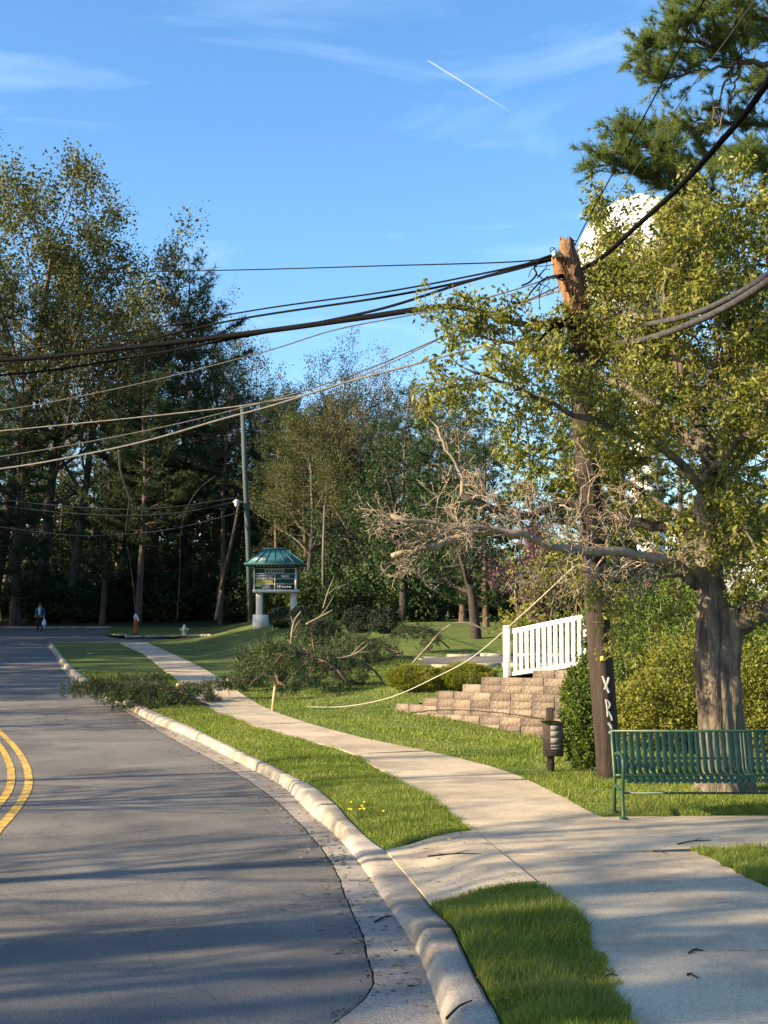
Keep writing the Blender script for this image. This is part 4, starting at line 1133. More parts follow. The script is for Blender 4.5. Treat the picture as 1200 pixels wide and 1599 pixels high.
for x in (0.0, 1.39, BL):
    mb = MB()
    P = spline([(0.03, 0.0), (0.05, 0.10), (0.055, 0.25), (0.02, 0.40), (-0.01, 0.52), (0.02, 0.61), (0.12, 0.645), (0.30, 0.64), (0.50, 0.60)], 4)
    if x == 1.39:
        for o_ in (-.018, .018):
            mb = MB(); tube(mb, np.array([bpt(x + o_, p[0] + .01, p[1]) for p in prof]), 0.012, 6); obj('centre_bar', mb, M['green_metal'], bench, smooth=True)
        continue
    tube(mb, np.array([bpt(x, p[0], p[1]) for p in P]), 0.019, 8)
    obj('front_leg', mb, M['green_metal'], bench, smooth=True)
    mb = MB(); P = spline([(0.56, 0.0), (0.53, 0.15), (0.50, 0.36), (0.55, 0.56), (0.60, 0.72), (0.615, 0.87)], 4)
    tube(mb, np.array([bpt(x, p[0], p[1]) for p in P]), 0.019, 8); obj('rear_leg', mb, M['green_metal'], bench, smooth=True)
    mb = MB(); beam(mb, bpt(x, 0.05, 0.24), bpt(x, 0.52, 0.30), 0.03, 0.03); obj('brace', mb, M['green_metal'], bench)
    for d_ in (0.03, 0.56):
        mb = MB(); lathe(mb, bpt(x, d_, 0), [(0, 0.012), (.045, .012), (.05, 0)], 12); obj('foot', mb, M['green_metal'], bench)

# ------------------------------------------------------------------ small notice post by the wall
nb = lawn(860, 1203)
notice = thing('notice_post', nb, 'short wooden post with a dark notice plate in front of the block wall', 'sign')
k_ = nb[1] / F
mb = MB(); bbox(mb, nb + np.array([0, 0, 0.42]), (0.10, 0.09, 0.86), 0.012); obj('post', mb, M['pole_wood'], notice)
mb = MB(); pc = nb + np.array([0.03, -0.07, 0.43]); bbox(mb, pc, (0.285, 0.025, 0.47), 0.008); plate = obj('plate', mb, M['dark_plate'], notice)
for i, (dz, h, w, dx) in enumerate([(0.15, .06, .13, .03), (0.07, .07, .14, .035), (-0.02, .07, .14, .035), (-0.09, .02, .14, .035), (-0.13, .02, .14, .035)]):
    mb = MB(); box(mb, pc + np.array([dx, -0.015, dz]), (w, 0.004, h)); obj('label_strip', mb, M['paper'], plate)
mb = MB(); tube(mb, [pc + np.array([-0.06, -0.016, .17]), pc + np.array([0.0, -0.03, .19])], .006, 5)
V = leaves_mesh(np.array([pc + np.array([0.03 + .035 * i, -.035, 0.24 - .02 * (i % 2)]) for i in range(4)]), 0.16, .45); obj('caught_leaf', V, M['lf_ivy'], notice)

# ------------------------------------------------------------------ roofed message sign
SY = 60.0
s0 = at(437, 978, SY); gz = s0[2]
sg = thing('message_sign', (s0[0], s0[1], gz - 0.1), 'pale masonry message sign under a teal metal hip roof', 'sign')
k_ = SY / F
def sx(px): return (px - 600) * k_
def sz(py): return at(437, py, SY)[2]
DEP = 0.75
mb = MB(); 
pedx = (sx(397) + sx(424)) / 2
V = []
for (x0, x1, z, d) in ((sx(397), sx(425), sz(978) - 0.15, .5), (sx(397), sx(419), sz(960), .42)):
    V += [(x0, SY - d, z), (x1, SY - d, z), (x1, SY + d, z), (x0, SY + d, z)]
mb.add(np.array(V), [BOXF]); obj('plinth', mb, M['sign_stone'], sg)
mb = MB(); V = []
for (x0, x1, z, d) in ((sx(452), sx(474), sz(978) - 0.15, .5), (sx(452), sx(470), sz(960), .42)):
    V += [(x0, SY - d, z), (x1, SY - d, z), (x1, SY + d, z), (x0, SY + d, z)]
mb.add(np.array(V), [BOXF]); obj('plinth', mb, M['sign_stone'], sg)
for a, b in ((401, 411), (454.5, 464.5)):
    mb = MB(); bbox(mb, ((sx(a) + sx(b)) / 2, SY, (sz(961) + sz(925)) / 2), (sx(b) - sx(a), .34, sz(925) - sz(961)), .02); obj('leg', mb, M['sign_stone'], sg)
mb = MB(); bbox(mb, ((sx(396.5) + sx(468.5)) / 2, SY, (sz(921) + sz(925.5)) / 2), (sx(468.5) - sx(396.5), DEP + .1, sz(921) - sz(925.5)), .02); obj('sill', mb, M['sign_stone'], sg)
mb = MB(); bbox(mb, ((sx(398) + sx(467)) / 2, SY + .02, (sz(882) + sz(921)) / 2), (sx(467) - sx(398), DEP - .25, sz(882) - sz(921)), .01); cab = obj('cabinet', mb, M['sign_green'], sg)
fy = SY - DEP / 2 + .13
def panel(x0, x1, y0, y1, m, name, dpt=.02, off=0.0):
    mb = MB(); box(mb, ((sx(x0) + sx(x1)) / 2, fy - off - dpt / 2, (sz(y0) + sz(y1)) / 2), (sx(x1) - sx(x0), dpt, sz(y0) - sz(y1))); return obj(name, mb, m, cab)
mbs = []
for y in (888.3, 896.5, 904.3, 912.4): panel(398.5, 462.5, y - .55, y + .55, M['sign_stone'], 'frame_bar', .05, .0)
panel(397.6, 399.4, 886.6, 921, M['sign_stone'], 'frame_bar', .06); panel(461.4, 465.2, 886.6, 921, M['sign_stone'], 'frame_bar', .06); panel(429.8, 431.4, 896.5, 921, M['sign_stone'], 'frame_bar', .055)
panel(398, 467, 882, 886.8, M['dark_plate'], 'header_board', .03)
for i in range(11): panel(401 + i * 5.6, 404.6 + i * 5.6, 883.2, 885.6, M['sign_grey'], 'letter', .01, .031)
panel(414.2, 445, 889.2, 895.6, M['sign_grey'], 'message_strip')
for i in range(6): panel(417 + i * 4.4, 419.6 + i * 4.4, 890.8, 894, M['black'], 'letter', .008, .021)
panel(400, 428.5, 898, 900.6, M['sign_grey'], 'message_strip'); panel(440, 453, 898.5, 902.8, M['sign_grey'], 'message_strip')
for i in range(8): panel(402 + i * 3.1, 404 + i * 3.1, 900.9, 903.4, M['sign_grey'], 'letter', .012, .0)
for i in range(9): panel(401 + i * 3.0, 403.2 + i * 3.0, 905.6, 911.2, M['sign_yellow'], 'letter', .012, .0)
panel(400, 415, 913.6, 916.2, M['sign_yellow'], 'message_strip'); panel(411, 424, 914.5, 919.8, M['sign_grey'], 'message_strip')
panel(432, 461, 913.2, 920.4, M['black'], 'message_strip', .012)
for i in range(5): panel(438 + i * 3.8, 441.4 + i * 3.8, 916 - .5 * (i % 2), 918.2 - .5 * (i % 2), M['sign_grey'], 'letter', .008, .013)
for i in range(2): panel(433.5 + i * 4, 436.6 + i * 4, 914.6, 919, M['sign_grey'], 'letter', .008, .013)
# hip roof
ex0, ex1, ez, ed = sx(384.5), sx(478), sz(880.5), DEP / 2 + .48
rx0, rx1, rz2, rd = sx(412), sx(447.5), sz(859), .12
V = [(ex0, SY - ed, ez), (ex1, SY - ed, ez), (ex1, SY + ed, ez), (ex0, SY + ed, ez), (rx0, SY - rd, rz2), (rx1, SY - rd, rz2), (rx1, SY + rd, rz2), (rx0, SY + rd, rz2)]
mb = MB(); mb.add(np.array(V), [BOXF]); roof = obj('roof', mb, M['teal'], sg)
mb = MB(); bbox(mb, ((ex0 + ex1) / 2, SY, ez - .05), (ex1 - ex0 + .02, 2 * ed + .02, .09), .01); obj('fascia', mb, M['teal_dark'], roof)
mb = MB(); bbox(mb, ((rx0 + rx1) / 2, SY, rz2 + .05), (rx1 - rx0 + .1, .34, .1), .02); obj('ridge_cap', mb, M['teal_dark'], roof)
for i in range(7):
    t = i / 6
    a = np.array([ex0 + (ex1 - ex0) * (0.02 + .96 * t), SY - ed, ez]); b = np.array([rx0 + (rx1 - rx0) * t, SY - rd, rz2])
    mb = MB(); beam(mb, a + np.array([0, -.005, .012]), b + np.array([0, -.005, .012]), .035, .035); obj('seam', mb, M['teal_dark'], roof)

# ------------------------------------------------------------------ street furniture far off
sp = lawn(700, 968)
k_ = sp[1] / F
st = thing('road_sign', sp, 'eight-sided road sign seen from behind on a thin post among the trees', 'sign')
top = at(697, 890, sp[1])[2]
mb = MB(); box(mb, (sp[0], sp[1], (sp[2] - .2 + top) / 2), (.06, .05, top - sp[2] + .2)); obj('post', mb, M['steel'], st)
mb = MB(); cz = at(697, 911, sp[1]); a = (np.arange(8) + .5) / 8 * 2 * math.pi; rr_ = 15.5 * k_
ring = np.stack([cz[0] + rr_ * np.cos(a), 0 * a + sp[1] - .04, cz[2] + rr_ * np.sin(a)], -1); bk = ring + np.array([0, .012, 0])
q = np.arange(8); mb.add(np.vstack([ring, bk]), [q[None], (q + 8)[None, ::-1], np.stack([(q + 1) % 8, q, q + 8, (q + 1) % 8 + 8], -1)])
obj('sign_plate', mb, M['sign_back'], st)

op = lawn(212, 991)
mk = thing('marker_post', op, 'orange marker post with white tape on top beside the side street', 'marker post')
ks_ = op[1] / F; h_ = 23 * ks_
mb = MB(); lathe(mb, op, [(0, 0), (.13, 0), (.125, .05), (.11, .08), (.10, h_ * .9), (.085, h_), (0, h_ + .02)], 14); obj('tube', mb, M['orange'], mk, smooth=True)
mb = MB(); lathe(mb, op + np.array([0, 0, -.02]), [(0, .06), (.2, .06), (.22, 0)], 8); obj('base', mb, M['cable_black'], mk)
mb = MB(); c_ = op + np.array([0, 0, h_])
tube(mb, spline([c_, c_ + np.array([-.06, -.05, .12]), c_ + np.array([.0, -.06, .28]), c_ + np.array([.1, -.07, .12]), c_ + np.array([.16, -.1, -.06])], 4), [.05] * 8 + [.055] * 9, 6); obj('tape', mb, M['plastic_white'], mk)

hp = lawn(288, 994.5); ks_ = hp[1] / F
hy = thing('fire_hydrant', hp, 'small cream fire hydrant on the kerb of the side street', 'hydrant')
H_ = 20 * ks_
mb = MB(); lathe(mb, hp - np.array([0, 0, .05]), [(0, 0.05), (.17, .05), (.17, .12), (.12, .14), (.115, H_ * .62), (.14, H_ * .64), (.14, H_ * .7), (.12, H_ * .74), (.10, H_ * .86), (.05, H_ * .95), (.045, H_ + .03), (0, H_ + .03)], 14); obj('barrel', mb, M['hydrant'], hy, smooth=True)
for s_, d_ in ((-1, (1, 0)), (1, (1, 0)), (-1, (0, 1))):
    mb = MB(); c0 = hp + np.array([0, 0, H_ * .55]); e_ = np.array([d_[0], d_[1], 0]) * s_
    tube(mb, [c0 + e_ * .08, c0 + e_ * .18, c0 + e_ * .185, c0 + e_ * .23], [.065, .065, .08, .08], 10); obj('nozzle', mb, M['hydrant'], hy)
mb = MB(); lathe(mb, hp - np.array([0, 0, .02]), [(0.17, 0.02), (.19, .02), (.19, .08), (.13, .09)], 12); obj('flange', mb, M['orange'], hy)

# water tower far behind
TY = 130.0
tc_ = at(1003, 410, TY); tr_ = 105 * TY / F
wt_ = thing('water_tower', (tc_[0], TY, float(zr(TY))), 'big white water tower tank rising behind the tree and broken pole', 'water tower')
mb = MB(); th_ = np.linspace(-math.pi / 2, math.pi / 2, 25); lathe(mb, tc_, np.stack([tr_ * np.cos(th_), tr_ * np.sin(th_) * 1.0], -1), 56); obj('tank', mb, M['white_paint'], wt_, smooth=True)
zb = float(zr(TY)) - 1; mb = MB(); lathe(mb, (tc_[0], TY, 0), [(3.6, zb), (3.2, zb + 2), (1.8, zb + 7), (1.5, tc_[2] - tr_ - 3), (2.6, tc_[2] - tr_ + .35), (4.2, tc_[2] - tr_ + 1.6)], 30); obj('pedestal', mb, M['white_paint'], wt_, smooth=True)
mb = MB(); lathe(mb, (tc_[0], TY, tc_[2] + tr_ - .1), [(0, .5), (.6, .5), (.6, 0)], 14); obj('vent', mb, M['white_paint'], wt_)

# pale building glimpsed under the trees
BY = 118.0
bc = at(648, 950, BY)
bd = thing('far_building', (bc[0], BY, float(zr(BY))), 'pale low building glimpsed beneath the conifers behind the road sign', 'building')
bx0, bx1 = at(548, 950, BY)[0], at(735, 950, BY)[0]; bz0 = float(zr(BY)); bz1 = at(640, 893, BY)[2]
mb = MB(); box(mb, ((bx0 + bx1) / 2, BY + 4, (bz0 + bz1) / 2), (bx1 - bx0, 8, bz1 - bz0)); obj('walls', mb, M['siding'], bd)
mb = MB(); xm = (bx0 + bx1) / 2
mb.add(np.array([(bx0 - .5, BY - .5, bz1), (bx1 + .5, BY - .5, bz1), (bx1 + .5, BY + 8.5, bz1), (bx0 - .5, BY + 8.5, bz1), (bx0 + 1, BY + 4, bz1 + 2.3), (bx1 - 1, BY + 4, bz1 + 2.3)]), [np.array([[0, 1, 5, 4], [2, 3, 4, 5], [3, 2, 1, 0]]), np.array([[1, 2, 5], [3, 0, 4]])])
obj('roof', mb, M['shed'], bd)
for i in range(5):
    xw = bx0 + (bx1 - bx0) * (i + .5) / 5
    mb = MB(); box(mb, (xw, BY - .03, bz0 + 2.0), (1.1, .1, 1.3)); w_ = obj('window', mb, M['white_vinyl'], bd)
    mb = MB(); box(mb, (xw, BY - .09, bz0 + 2.0), (.9, .03, 1.1)); obj('pane', mb, M['glass'], w_)

# grey shed corner at the right
ShY = 27.0
q0 = at(1172, 927, ShY)
sh = thing('garden_shed', (q0[0] + 1.5, ShY + 1, float(zl(q0[0], ShY))), 'corner of a grey-roofed garden shed behind the big trunk', 'shed')
z0 = float(zl(q0[0], ShY)); z1 = q0[2]; z2 = at(1180, 897, ShY)[2]
mb = MB(); box(mb, (q0[0] + 1.75, ShY + 1.2, (z0 + z1) / 2), (3.1, 2.2, z1 - z0)); obj('walls', mb, M['shed_wall'], sh)
mb = MB(); mb.add(np.array([(q0[0], ShY - .2, z1), (q0[0] + 3.5, ShY - .2, z1), (q0[0] + 3.5, ShY + 2.6, z1), (q0[0], ShY + 2.6, z1), (q0[0] + .12, ShY + .5, z2), (q0[0] + 3.3, ShY + .5, z2), (q0[0] + 3.3, ShY + 1.9, z2), (q0[0] + .12, ShY + 1.9, z2)]), [BOXF]); obj('roof', mb, M['shed'], sh)

# contrail: a long thin ice trail high and far away
mb = MB(); a, b = at(668, 94, 5200), at(800, 176, 5000)
s = np.linspace(0, 1, 30)[:, None]; tube(mb, a + (b - a) * s, np.interp(s[:, 0], [0, .05, .6, 1], [2.0, 4.2, 3.4, .4]), 8)
o = obj('contrail', mb, M['contrail']); tag(o, 'short white aircraft trail in the blue sky', 'contrail', kind='stuff')
# ------------------------------------------------------------------ the big tree on the right, limb by limb
bt = lawn(1128, 1236)
TYb = bt[1] + 0.15
big = thing('spring_tree', (bt[0], TYb, bt[2]), 'big gnarled tree in fresh yellow-green leaf behind the bench', 'tree')
def limb_pts(pts, Ys):
    return spline(ats(pts, list(np.interp(np.linspace(0, 1, len(pts)), np.linspace(0, 1, len(Ys)), Ys))), 4)
def taper(n, a, b): return np.linspace(a, b, n)
mb = MB()
T0 = limb_pts([(1130, 1246), (1128, 1190), (1123, 1110), (1120, 1040), (1123, 985), (1124, 950)], [TYb])
T0 = spline(ats([(1130, 1246), (1128, 1190), (1123, 1110), (1120, 1040), (1123, 985), (1124, 950)], TYb), 14); nT, sT = len(T0), 56
aT = np.arange(sT) / sT * 2 * math.pi; RT = np.interp(np.linspace(0, 1, nT), [0, .06, .16, .4, .8, 1], [.40, .32, .27, .238, .25, .235])
GT = np.zeros((nT, sT + 1, 3))
for i_ in range(nT):
    t_ = i_ / (nT - 1); z_ = T0[i_, 2]
    for j_ in range(sT + 1):
        a_ = aT[j_ % sT]; tw = a_ + .35 * math.sin(z_ * 1.1)
        g_ = 1 + .15 * math.sin(tw * 3 + 1.2 + t_ * 2.2) + .07 * math.sin(tw * 5 + t_ * 5) + max(0, .16 - t_) * 1.6 * math.cos(tw * 5 + .6)
        c_, s_ = math.cos(a_), math.sin(a_)
        rd = noise.noise(Vector((c_ * 5, s_ * 5, z_ * 1.6))); g_ += .05 * (1 - abs(rd) * 4) + .03 * noise.noise(Vector((c_ * 14, s_ * 14, z_ * 5)))
        k2_ = math.exp(-((tw - 4.95) / .13) ** 2); g_ -= .13 * k2_
        GT[i_, j_] = T0[i_] + np.array([c_ * RT[i_] * g_, s_ * RT[i_] * g_, 0])
grid(mb, GT)
obj('trunk', mb, M['bark_grey'], big, smooth=True)
T = TYb
LIMBS = [  # photo line, depth along it, start and end radius, leafy?, twig density
    ([(1117, 975), (1108, 915), (1105, 850), (1100, 790), (1108, 715), (1080, 630), (1055, 540), (1058, 460), (1075, 380)], [T, T + .1, T + .3], .20, .02, 1, 1.3),
    ([(1132, 975), (1165, 966), (1205, 945), (1270, 905), (1340, 830)], [T, T - .3, T - .8], .19, .06, 1, 1),
    ([(1100, 900), (1070, 880), (1030, 872), (950, 862), (860, 850), (795, 830), (700, 822), (610, 806)], [T, T - .5, T - 1.2, T - 1.6], .085, .018, 0, 2.2),
    ([(812, 836), (770, 826), (720, 838), (670, 852), (612, 868)], [T - 1.1, T - 1.3], .055, .03, 0, .9),
    ([(1100, 840), (1060, 828), (1000, 818), (930, 802), (885, 786), (832, 804), (775, 797), (722, 774)], [T, T + .6, T + .4], .075, .045, 2, 1.1),
    ([(722, 774), (716, 730), (690, 690), (672, 650), (650, 620)], [T + .4], .03, .006, 0, .9),
    ([(1105, 770), (1040, 705), (960, 668), (880, 640), (800, 602), (725, 575)], [T, T - .8, T - 1.5], .06, .012, 1, 1.2),
    ([(1108, 720), (1030, 640), (950, 590), (870, 556), (790, 535), (700, 512)], [T, T + .9, T + 1.4], .06, .012, 1, 1.2),
    ([(1080, 630), (1010, 550), (960, 490), (930, 440), (912, 395)], [T + .2, T + 2.4], .045, .008, 1, 1.1),
    ([(1085, 640), (1140, 560), (1165, 470), (1160, 390), (1140, 340)], [T + .2, T + .9], .05, .010, 1, 1.1),
    ([(1105, 780), (1160, 720), (1210, 640), (1260, 560), (1290, 470)], [T, T + .5], .055, .012, 1, 1.1),
    ([(1110, 740), (1150, 690), (1190, 660), (1240, 640)], [T, T - 1.2], .05, .012, 1, 1.0),
    ([(1104, 860), (1050, 800), (990, 760), (930, 742), (870, 720), (800, 680)], [T, T + 1.9, T + 2.4], .05, .010, 1, 1.0),
    ([(1105, 870), (1150, 830), (1190, 800), (1240, 780)], [T, T + .5], .045, .010, 1, 1.0),
    ([(1080, 600), (1030, 520), (1005, 450), (1020, 390)], [T, T + 1.4], .04, .010, 1, .6),
    ([(1085, 640), (1130, 560), (1185, 480), (1215, 400), (1225, 330)], [T, T + .4], .045, .010, 1, 1.2),
    ([(1058, 460), (1090, 420), (1120, 380), (1130, 330)], [T + .3, T - .6], .025, .006, 1, 1.2),
    ([(1165, 470), (1200, 440), (1240, 420)], [T + .6, T], .025, .006, 1, 1.2),
    ([(1102, 700), (1040, 660), (980, 600), (930, 560), (880, 540)], [T, T + 2.6], .05, .010, 1, 1.2),
    ([(1060, 560), (1035, 470), (1062, 390), (1085, 335)], [T + .2, T - .9], .035, .008, 1, 1.3),
    ([(1080, 640), (1120, 560), (1110, 470), (1095, 410)], [T + .2, T - 1.1], .04, .008, 1, 1.2),
    ([(1140, 560), (1180, 520), (1195, 560), (1200, 640)], [T + .5, T - .8], .035, .008, 1, 1.2),
    ([(1108, 720), (1150, 760), (1170, 830), (1185, 880)], [T, T - .8], .035, .008, 1, 1.0),
    ([(1055, 500), (1020, 440), (985, 400), (960, 360), (950, 345)], [T + .3, T + 2.2], .03, .006, 1, .7),
    ([(1050, 540), (990, 490), (950, 470), (925, 460)], [T + .2, T + 2.4], .03, .006, 1, .9),
    ([(1098, 910), (1060, 900), (1010, 908), (960, 930)], [T, T - .6], .03, .006, 1, .8),
]
branch, dead, dark = MB(), MB(), MB()
tipsL = []
rndT = random.Random(77)
SUB = dict(seg=[5, 4, 3], tap=[.8, .8, .8], wob=[.22, .28, .3], up=[.03, .0, -.02], kids=[5, 4], start=[.25, .2], ang=[.75, .75], ratio=[.55, .55], rr=[.55, .6], max=2, leaf_levels=3)
SUBD = dict(SUB); SUBD.update(wob=[.25, .32, .36], kids=[6, 5], ratio=[.6, .6])
for pts, Ys_, r0, r1, leafy, tw in LIMBS:
    P = limb_pts(pts, Ys_); n = len(P)
    P[1:-1] += rng.normal(0, 0.018, (n - 2, 3))
    tgt = branch if leafy == 1 else (dead if leafy == 0 else dark)
    tube(tgt, P, taper(n, r0, r1), 10, cap=True, flute=lambda t, a: 1 + 0.07 * np.sin(a * 3 + t * 15))
    Lg = np.sum(np.linalg.norm(np.diff(P, axis=0), axis=1))
    if leafy == 1: tipsL.append(P[n // 2:])
    nb_ = int(Lg * (5.0 if leafy == 1 else 4.2) * tw)
    for j in range(nb_):
        t = 0.18 + 0.82 * (j + rndT.random()) / nb_; i = min(int(t * (n - 1)), n - 2)
        p = Vector(P[i]); d = Vector(P[i + 1] - P[i]).normalized()
        ax = d.orthogonal().normalized(); ax.rotate(Matrix.Rotation(rndT.random() * 6.28, 3, d)); nd = d.copy(); nd.rotate(Matrix.Rotation(rndT.uniform(.5, 1.2), 3, ax))
        out, tips = [], []
        L_ = (rndT.uniform(.5, 1.15) if leafy == 1 else rndT.uniform(.35, 1.0)) * (1.1 - .35 * t)
        rr_ = max(.007, (r0 + (r1 - r0) * t) * .28)
        grow(rndT, p, nd, L_, min(rr_, .022), 0, SUB if leafy == 1 else SUBD, out, tips)
        tb = branch if leafy == 1 else dead
        for Q, rq, lv in out: tube(tb, Q, np.maximum(rq, .0034 if leafy == 1 else .0042), (5, 4, 3)[lv], cap=False)
        if leafy == 1: tipsL += tips
obj('branches', branch, M['bark_grey'], big, smooth=True)
obj('dead_branches', dead, M['twig_pale'], big, smooth=True, label='bare grey dead branches reaching left past the pole')
obj('dark_limb', dark, M['limb_dark'], big, smooth=True, label='dark broken limb')
LP = cluster(scatter_on(tipsL, 2, 0.05), 4, 0.035)
obj('leaves', leaves_mesh(LP, 0.075, 0.45, 0.5), M['lf_main'], big)
# knot holes and the cut stub on the trunk
mb = MB(); c_ = at(1090, 915, T - .2); tube(mb, [c_, c_ + np.array([-.12, -.05, .08]), c_ + np.array([-.16, -.08, .14])], [.07, .06, .05], 10); obj('stub', mb, M['bark_grey'], big, smooth=True)

# ------------------------------------------------------------------ pine reaching in at the upper right
PXY = 24.0
pb_ = at(1330, 1180, PXY)
np_ = thing('pine_tree', (pb_[0], PXY, float(zl(pb_[0], PXY))), 'tall pine whose boughs reach in at the upper right above the water tank', 'pine tree')
mb = MB(); P = spline(ats([(1330, 1190), (1326, 800), (1322, 400), (1315, 0), (1310, -300)], PXY), 6); tube(mb, P, np.linspace(.33, .12, len(P)), 14); obj('trunk', mb, M['bark_pine'], np_, smooth=True)
bm_ = MB(); TP, TD = [], []
rp2 = random.Random(5)
PB = [([(1322, 330), (1220, 325), (1130, 318), (1075, 310), (1030, 285), (985, 262), (935, 258)], [PXY, PXY - 1.2], .085),
      ([(1320, 110), (1240, 98), (1160, 94), (1148, 84), (1100, 70), (1050, 60), (1005, 85)], [PXY, PXY - .5], .08),
      ([(1318, 60), (1250, 40), (1190, 30), (1120, 10), (1060, -20), (1020, -35)], [PXY, PXY + .8], .07),
      ([(1324, 240), (1260, 215), (1200, 195), (1140, 190), (1080, 200), (1020, 215), (980, 205)], [PXY, PXY + .9], .06),
      ([(1150, 95), (1135, 130), (1118, 160), (1112, 195)], [PXY - .4], .03), ([(1158, 95), (1145, 135), (1135, 170), (1122, 210)], [PXY - .4], .025),
      ([(1325, 300), (1270, 270), (1210, 262), (1150, 255)], [PXY, PXY - 2], .05), ([(1320, 180), (1270, 150), (1210, 135), (1180, 140)], [PXY, PXY + 1.8], .05),
      ([(1318, 0), (1250, -8), (1180, -2), (1110, 22), (1050, 45)], [PXY, PXY - 1.0], .05), ([(1322, 262), (1250, 252), (1180, 240), (1100, 252), (1045, 262)], [PXY, PXY + 1.2], .05), ([(1320, 70), (1260, 82), (1200, 62), (1140, 58)], [PXY, PXY + 2.0], .04),
      ([(1160, 94), (1120, 108), (1080, 112), (1040, 122), (1000, 100)], [PXY - .5], .035), ([(1100, 315), (1070, 290), (1050, 250), (1015, 235), (960, 232)], [PXY - .9], .035)]
for q, (pts, Yq, r0) in enumerate(PB):
    P = limb_pts(pts, Yq); n = len(P); P[1:] += rng.normal(0, .03, (n - 1, 3)); tube(bm_, P, np.linspace(r0, .012, n), 7, cap=False)
    bare = q in (4, 5)
    Lg = np.sum(np.linalg.norm(np.diff(P, axis=0), axis=1)); nb_ = int(Lg * (3 if bare else 19))
    for j in range(nb_):
        t = .3 + .7 * (j + rp2.random()) / nb_; i = min(int(t * (n - 1)), n - 2)
        d = unit((P[i + 1] - P[i])[None])[0] + np.array([rp2.gauss(0, .6), rp2.gauss(0, .7), rp2.gauss(.25, .45)]); d = unit(d[None])[0]
        l = rp2.uniform(.4, .95) * (1.15 - .5 * t); u = np.linspace(0, 1, 5)[:, None]; Tq = P[i] + d * l * u + np.array([0, 0, .12 * l]) * u * u
        tube(bm_, Tq, np.linspace(.012, .005, 5), 4, cap=False)
        if bare and rp2.random() < .7: continue
        for w in range(5):
            f = .3 + .7 * rp2.random(); k2 = min(int(f * 4), 3); p2 = Tq[k2] + (Tq[k2 + 1] - Tq[k2]) * (f * 4 - k2)
            d2 = unit((d + np.array([rp2.gauss(0, .55), rp2.gauss(0, .55), rp2.gauss(.15, .35)]))[None])[0]; l2 = l * .3
            m = 7
            TP.append(p2 + np.outer(rng.random(m), d2 * l2)); TD.append(np.repeat(d2[None], m, 0))
obj('branches', bm_, M['bark_pine'], np_, smooth=True)
obj('needles', needles_mesh(np.concatenate(TP), np.concatenate(TD), 9, .14, .0085, .6), M['lf_pine_near'], np_)

# ------------------------------------------------------------------ tree kinds, then individuals
GW = 'trees of the wood beyond the road'
protos = {}
protos['oak_a'] = broadleaf('oak_tree', 3, oakp(), M['lf_oak'], M['bark_oak'], 48, .3, .15, '')
protos['oak_b'] = broadleaf('oak_tree', 8, oakp(kids=[17, 7, 5, 4], ang=[.85, .8, .75, .7], start=[.42, .2, .2, .2]), M['lf_olive'], M['bark_oak'], 16, .22, .13, '')
protos['bare_a'] = broadleaf('bare_tree', 14, oakp(kids=[13, 7, 6, 3], ratio=[.55, .5, .5, .5]), M['lf_olive'], M['bark_far'], 2, .2, .14, '')
protos['tall'] = broadleaf('bare_tree', 19, oakp(H=20, r=.27, kids=[16, 5, 4, 3], start=[.52, .2, .2, .2], ratio=[.28, .5, .5, .5], tap=[.6, .75, .75, .8, .8], wob=[.02, .16, .2, .25, .3]), M['lf_olive'], M['bark_far'], 2, .2, .16, '')
protos['pine_a'] = pine('pine_tree', 5, 19, .26, '', .28, 4.5, 1.6)
protos['pine_b'] = pine('pine_tree', 9, 19, .24, '', .45, 3.2, topc=.35)
protos['hemlock_a'] = pine('conifer_tree', 21, 13, .22, '', .10, 3.3, 1.25, M['lf_hemlock'], .32, .04, 10, nwh=17, gap=.97)
protos['hemlock_b'] = pine('conifer_tree', 33, 13, .2, '', .16, 2.7, 1.25, M['lf_hemlock'], .30, .04, 10, nwh=16, gap=.95)
protos['shrub'] = shrub('understory_shrub', 2.1, 1.9, 1.6, 5200, .22, M['lf_under'], '', hollow=.25, lump=.5, stems=14)
protos['sapling'] = broadleaf('sapling_tree', 41, oakp(H=8, r=.09, kids=[14, 6, 4, 3], start=[.2, .15, .2, .2], ratio=[.42, .5, .5, .5]), M['lf_under'], M['bark_oak'], 7, .22, .2, '')
used = set()
HT = {k: max(float(np.max([v.co.z for v in c.data.vertices])) for c in o.children if c.name.split('.')[0] != 'trunk') - .2 for k, o in protos.items()}
def plant(kind, px, top, Y, label, group=None, cat=None, rz=None, X=None, H=None):
    x = X if X is not None else at(px, 960, Y)[0]
    z = float(ground_z(x, Y)) if Y < 87 else float(zr(Y)) + .5
    if H is None: H = at(px, top, Y)[2] - z
    sc = H / HT[kind]
    rz = random.random() * 6.28 if rz is None else rz
    pr = protos[kind]
    if kind not in used:
        used.add(kind); o = pr; o.location = (x, Y, z); o.rotation_euler = (0, 0, rz); o.scale = (sc,) * 3; o['label'] = label
    else: o = dup(pr, (x, Y, z), rz, sc, label)
    if group: o['group'] = group
    elif 'group' in o: del o['group']
    if cat: o['category'] = cat
    return o
